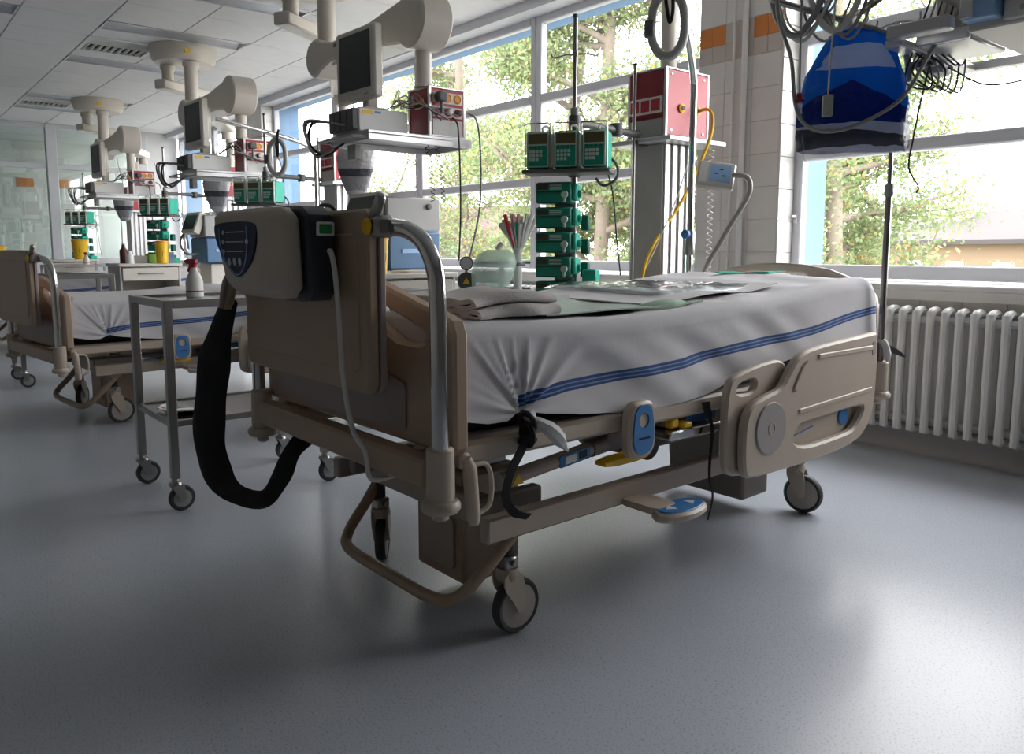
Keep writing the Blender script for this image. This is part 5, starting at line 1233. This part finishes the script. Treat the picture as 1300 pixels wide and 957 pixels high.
MB().lathe([(.020, 0), (.024, .004), (.024, .25), (.026, .255)], (0, 0, 0), 18).build('tube', mat('frosted_tube', (.60, .62, .58), .35), t); MB().box(-.03, .03, -.03, .03, .16, .175, .004).build('holder_clip', GREYD, t)
rg = random.Random(4)
for k in range(22):
    a = -1+2*k/21; b = rg.uniform(-.4, .4); h = .38+.07*rg.random()
    dx, dy = .6357*a*.10+.77*b*.05, .772*a*.10-.63*b*.05
    m = MB(); m.tube(spline([(dx*.12, dy*.12, .22), (dx*.5, dy*.5, .31), (dx, dy, h)], 4), [.006]*5+[.011]*4, 6); m.build('catheter', [CABLEW, WHITEP, mat('pink_tip', (.65, .42, .40), .4)][k % 3] if k not in (3, 9) else (RED if k == 3 else GREEN), t)

# ------------------------------------------------------------------ outside: trees, houses, ground
struct(MB().box(-160, 120, 5.2, 220, -6.2, -6.0).build('ground_outside', mat('grass_outside', (.20, .20, .17), .9, var=.3, nscale=.4)))
BARK = mat('bark', (.16, .13, .10), .9, var=.3, nscale=6, bump=.6, bscale=30)
def tree(loc, h, spread, nleaf, seed, label, lean=(0, 0), amber=.055, size=.052):
    rg = random.Random(seed); t = thing('tree', label, 'tree', (*loc, -6.0), 0, 'trees outside the windows')
    tips = []; m = MB()
    def branch(p, d, L, r, lev):
        pts = [p.copy()]; dd = d.copy(); n = 5
        for i in range(n):
            dd = (dd+Vector((rg.uniform(-1, 1), rg.uniform(-1, 1), rg.uniform(-.5, .6)))*(.16 if lev else .06)).normalized(); pts.append(pts[-1]+dd*L/n)
        m.tube(pts, [r*(1-.75*i/n) if lev else r*(1-.5*i/n) for i in range(n+1)], 7 if lev < 2 else 5)
        if lev >= 2: tips.extend(pts[1:])
        if lev == 1: tips.extend(pts[3:])
        if lev < 3:
            k = (16, 7, 4)[lev]
            for i in range(k):
                u = (.32+.68*(i+rg.random())/k) if lev == 0 else rg.uniform(.25, 1)
                q = pts[min(n-1, int(u*n))].lerp(pts[min(n, int(u*n)+1)], u*n-int(u*n)); an = rg.uniform(0, 2*PI); up_ = rg.uniform(.1, .8) if lev == 0 else rg.uniform(-.3, .6)
                b = Vector((math.cos(an), math.sin(an), up_)).normalized()
                if lev: b = (b+dd*.8).normalized()
                branch(q, b, (spread*(1.15-.6*u), L*.55, L*.5)[lev]*rg.uniform(.7, 1.1), r*(.42, .5, .5)[lev], lev+1)
    branch(Vector((0, 0, 0)), Vector((lean[0], lean[1], 1)).normalized(), h, .20, 0)
    m.build('trunk', BARK, t, sharp=60)
    f = MB()
    for i in range(int(nleaf*2.7)):
        c = rg.choice(tips)+Vector((rg.gauss(0, .22), rg.gauss(0, .22), rg.gauss(0, .2)))
        a = Vector((rg.uniform(-1, 1), rg.uniform(-1, 1), rg.uniform(-1, 1))).normalized(); b = a.orthogonal().normalized(); s = size*rg.uniform(.6, 1.2)
        o = len(f.v); f.v += [(c-a*s)[:], (c+b*s*.55)[:], (c+a*s)[:], (c-b*s*.55)[:]]; f.f.append((o, o+1, o+2, o+3)); x = rg.random()
        f.mi.append(2 if x < amber else (1 if x < .5 else 0))
    me = bpy.data.meshes.new('foliage'); me.from_pydata(f.v, [], f.f)
    for q in LEAVES: me.materials.append(q)
    me.polygons.foreach_set('material_index', f.mi); o = bpy.data.objects.new('foliage', me); COL.objects.link(o); o.parent = t; o['kind'] = 'stuff'
tree((-11.2, 11.4), 15, 3.4, 16000, 1, 'tall tree behind the three green infusion pumps', (.03, 0))
tree((-13.6, 11.5), 14, 3.2, 11000, 2, 'leaning tree in the window between pendant and pump tower', (.05, 0))
tree((-7.0, 13.2), 13.5, 2.8, 12000, 3, 'tree with a straight trunk behind the bed pole in the right window', (0, 0))
tree((-8.3, 12.4), 13, 2.4, 9000, 5, 'tree at the left edge of the right window beside the pillar', (-.03, 0))
tree((-13.4, 15.5), 8.2, 2.2, 9000, 6, 'low bushy green tree behind the catheter holder', (0, 0), .2)
tree((-17.0, 12.4), 13, 3.0, 9000, 12, 'sparse tree seen behind the red socket box of the near pendant', (.04, 0))
tree((-10.2, 17.0), 8.0, 2.4, 8000, 8, 'low yellowing tree in the background of the right window', (0, 0), .25)
def house(loc, rz, w, d, zb, ze, zr, wallm, roofm, label):
    t = thing('house', label, 'house', (*loc, -6.0), rz)
    MB().box(-w/2, w/2, -d/2, d/2, 0, ze).build('wall', wallm, t)
    for s in (-1, 1):
        ov = .5; P = lambda y, z: (y, z)
        m = MB(); m.plate([[(s*(d/2+ov), ze-.25), (s*(d/2+ov), ze-.05), (0, zr+.2), (0, zr)]], -w/2-ov, w/2+ov, lambda u, v, q: (q, u, v)); m.build('roof_slope', roofm, t)
    for s in (-1, 1):
        MB().plate([[(-d/2, ze), (d/2, ze), (0, zr)]], s*w/2-.1, s*w/2+.1, lambda u, v, q: (q, u, v)).build('gable', wallm, t)
    ch = MB().box(-w*.2, -w*.2+.9, -1.6, -.9, zr-1, zr+.9, .03).box(-w*.2-.08, -w*.2+.98, -1.68, -.82, zr+.85, zr+1.0).build('chimney', mat('chimney_brick', (.45, .30, .26), .8), t)
    MB().tube([(w*.25, 0, zr), (w*.25, 0, zr+3.4)], .03, 6).tube([(w*.25-.6, 0, zr+2.9), (w*.25+.6, 0, zr+2.9)], .02, 5).build('aerial', GREYP, t)
    for fl in range(2):
        z = ze-2.5-2.9*fl; nx = int(w//2.6)
        for k in range(nx):
            x = -w/2+1.6+k*(w-3.2)/max(1, nx-1)
            f = MB().box(x-.55, x+.55, -d/2-.06, -d/2+.02, z, z+1.5, .02).build('window', WHITEP, t); MB().box(x-.45, x+.45, -d/2-.075, -d/2-.055, z+.1, z+1.4).build('pane', mat('house_window_glass', (.12, .16, .19), .1), f)
        for k in range(3):
            y = -d/2+1.8+k*(d-3.6)/2
            f = MB().box(w/2-.02, w/2+.06, y-.55, y+.55, z, z+1.5, .02).build('window', WHITEP, t); MB().box(w/2+.055, w/2+.075, y-.45, y+.45, z+.1, z+1.4).build('pane', MATS['house_window_glass'], f)
PEACH = mat('peach_render', (.17, .115, .065), .8); ROOFP = mat('pinkish_roof_tiles', (.036, .030, .029), .8, var=.15, nscale=3); ROOFR = mat('red_roof_sheet', (.060, .018, .018), .8); GREENW = mat('mint_render', (.13, .155, .14), .8)
house((-14.0, 42.0), -.55, 12, 8, 0, 7.5, 8.7, PEACH, ROOFP, 'peach house with a pale hipped roof beyond the right window')
house((-34.8, 23.6), .55, 12, 9, 0, 7.6, 9.0, GREENW, ROOFR, 'pale house with a red roof beyond the windows left of the pump tower')
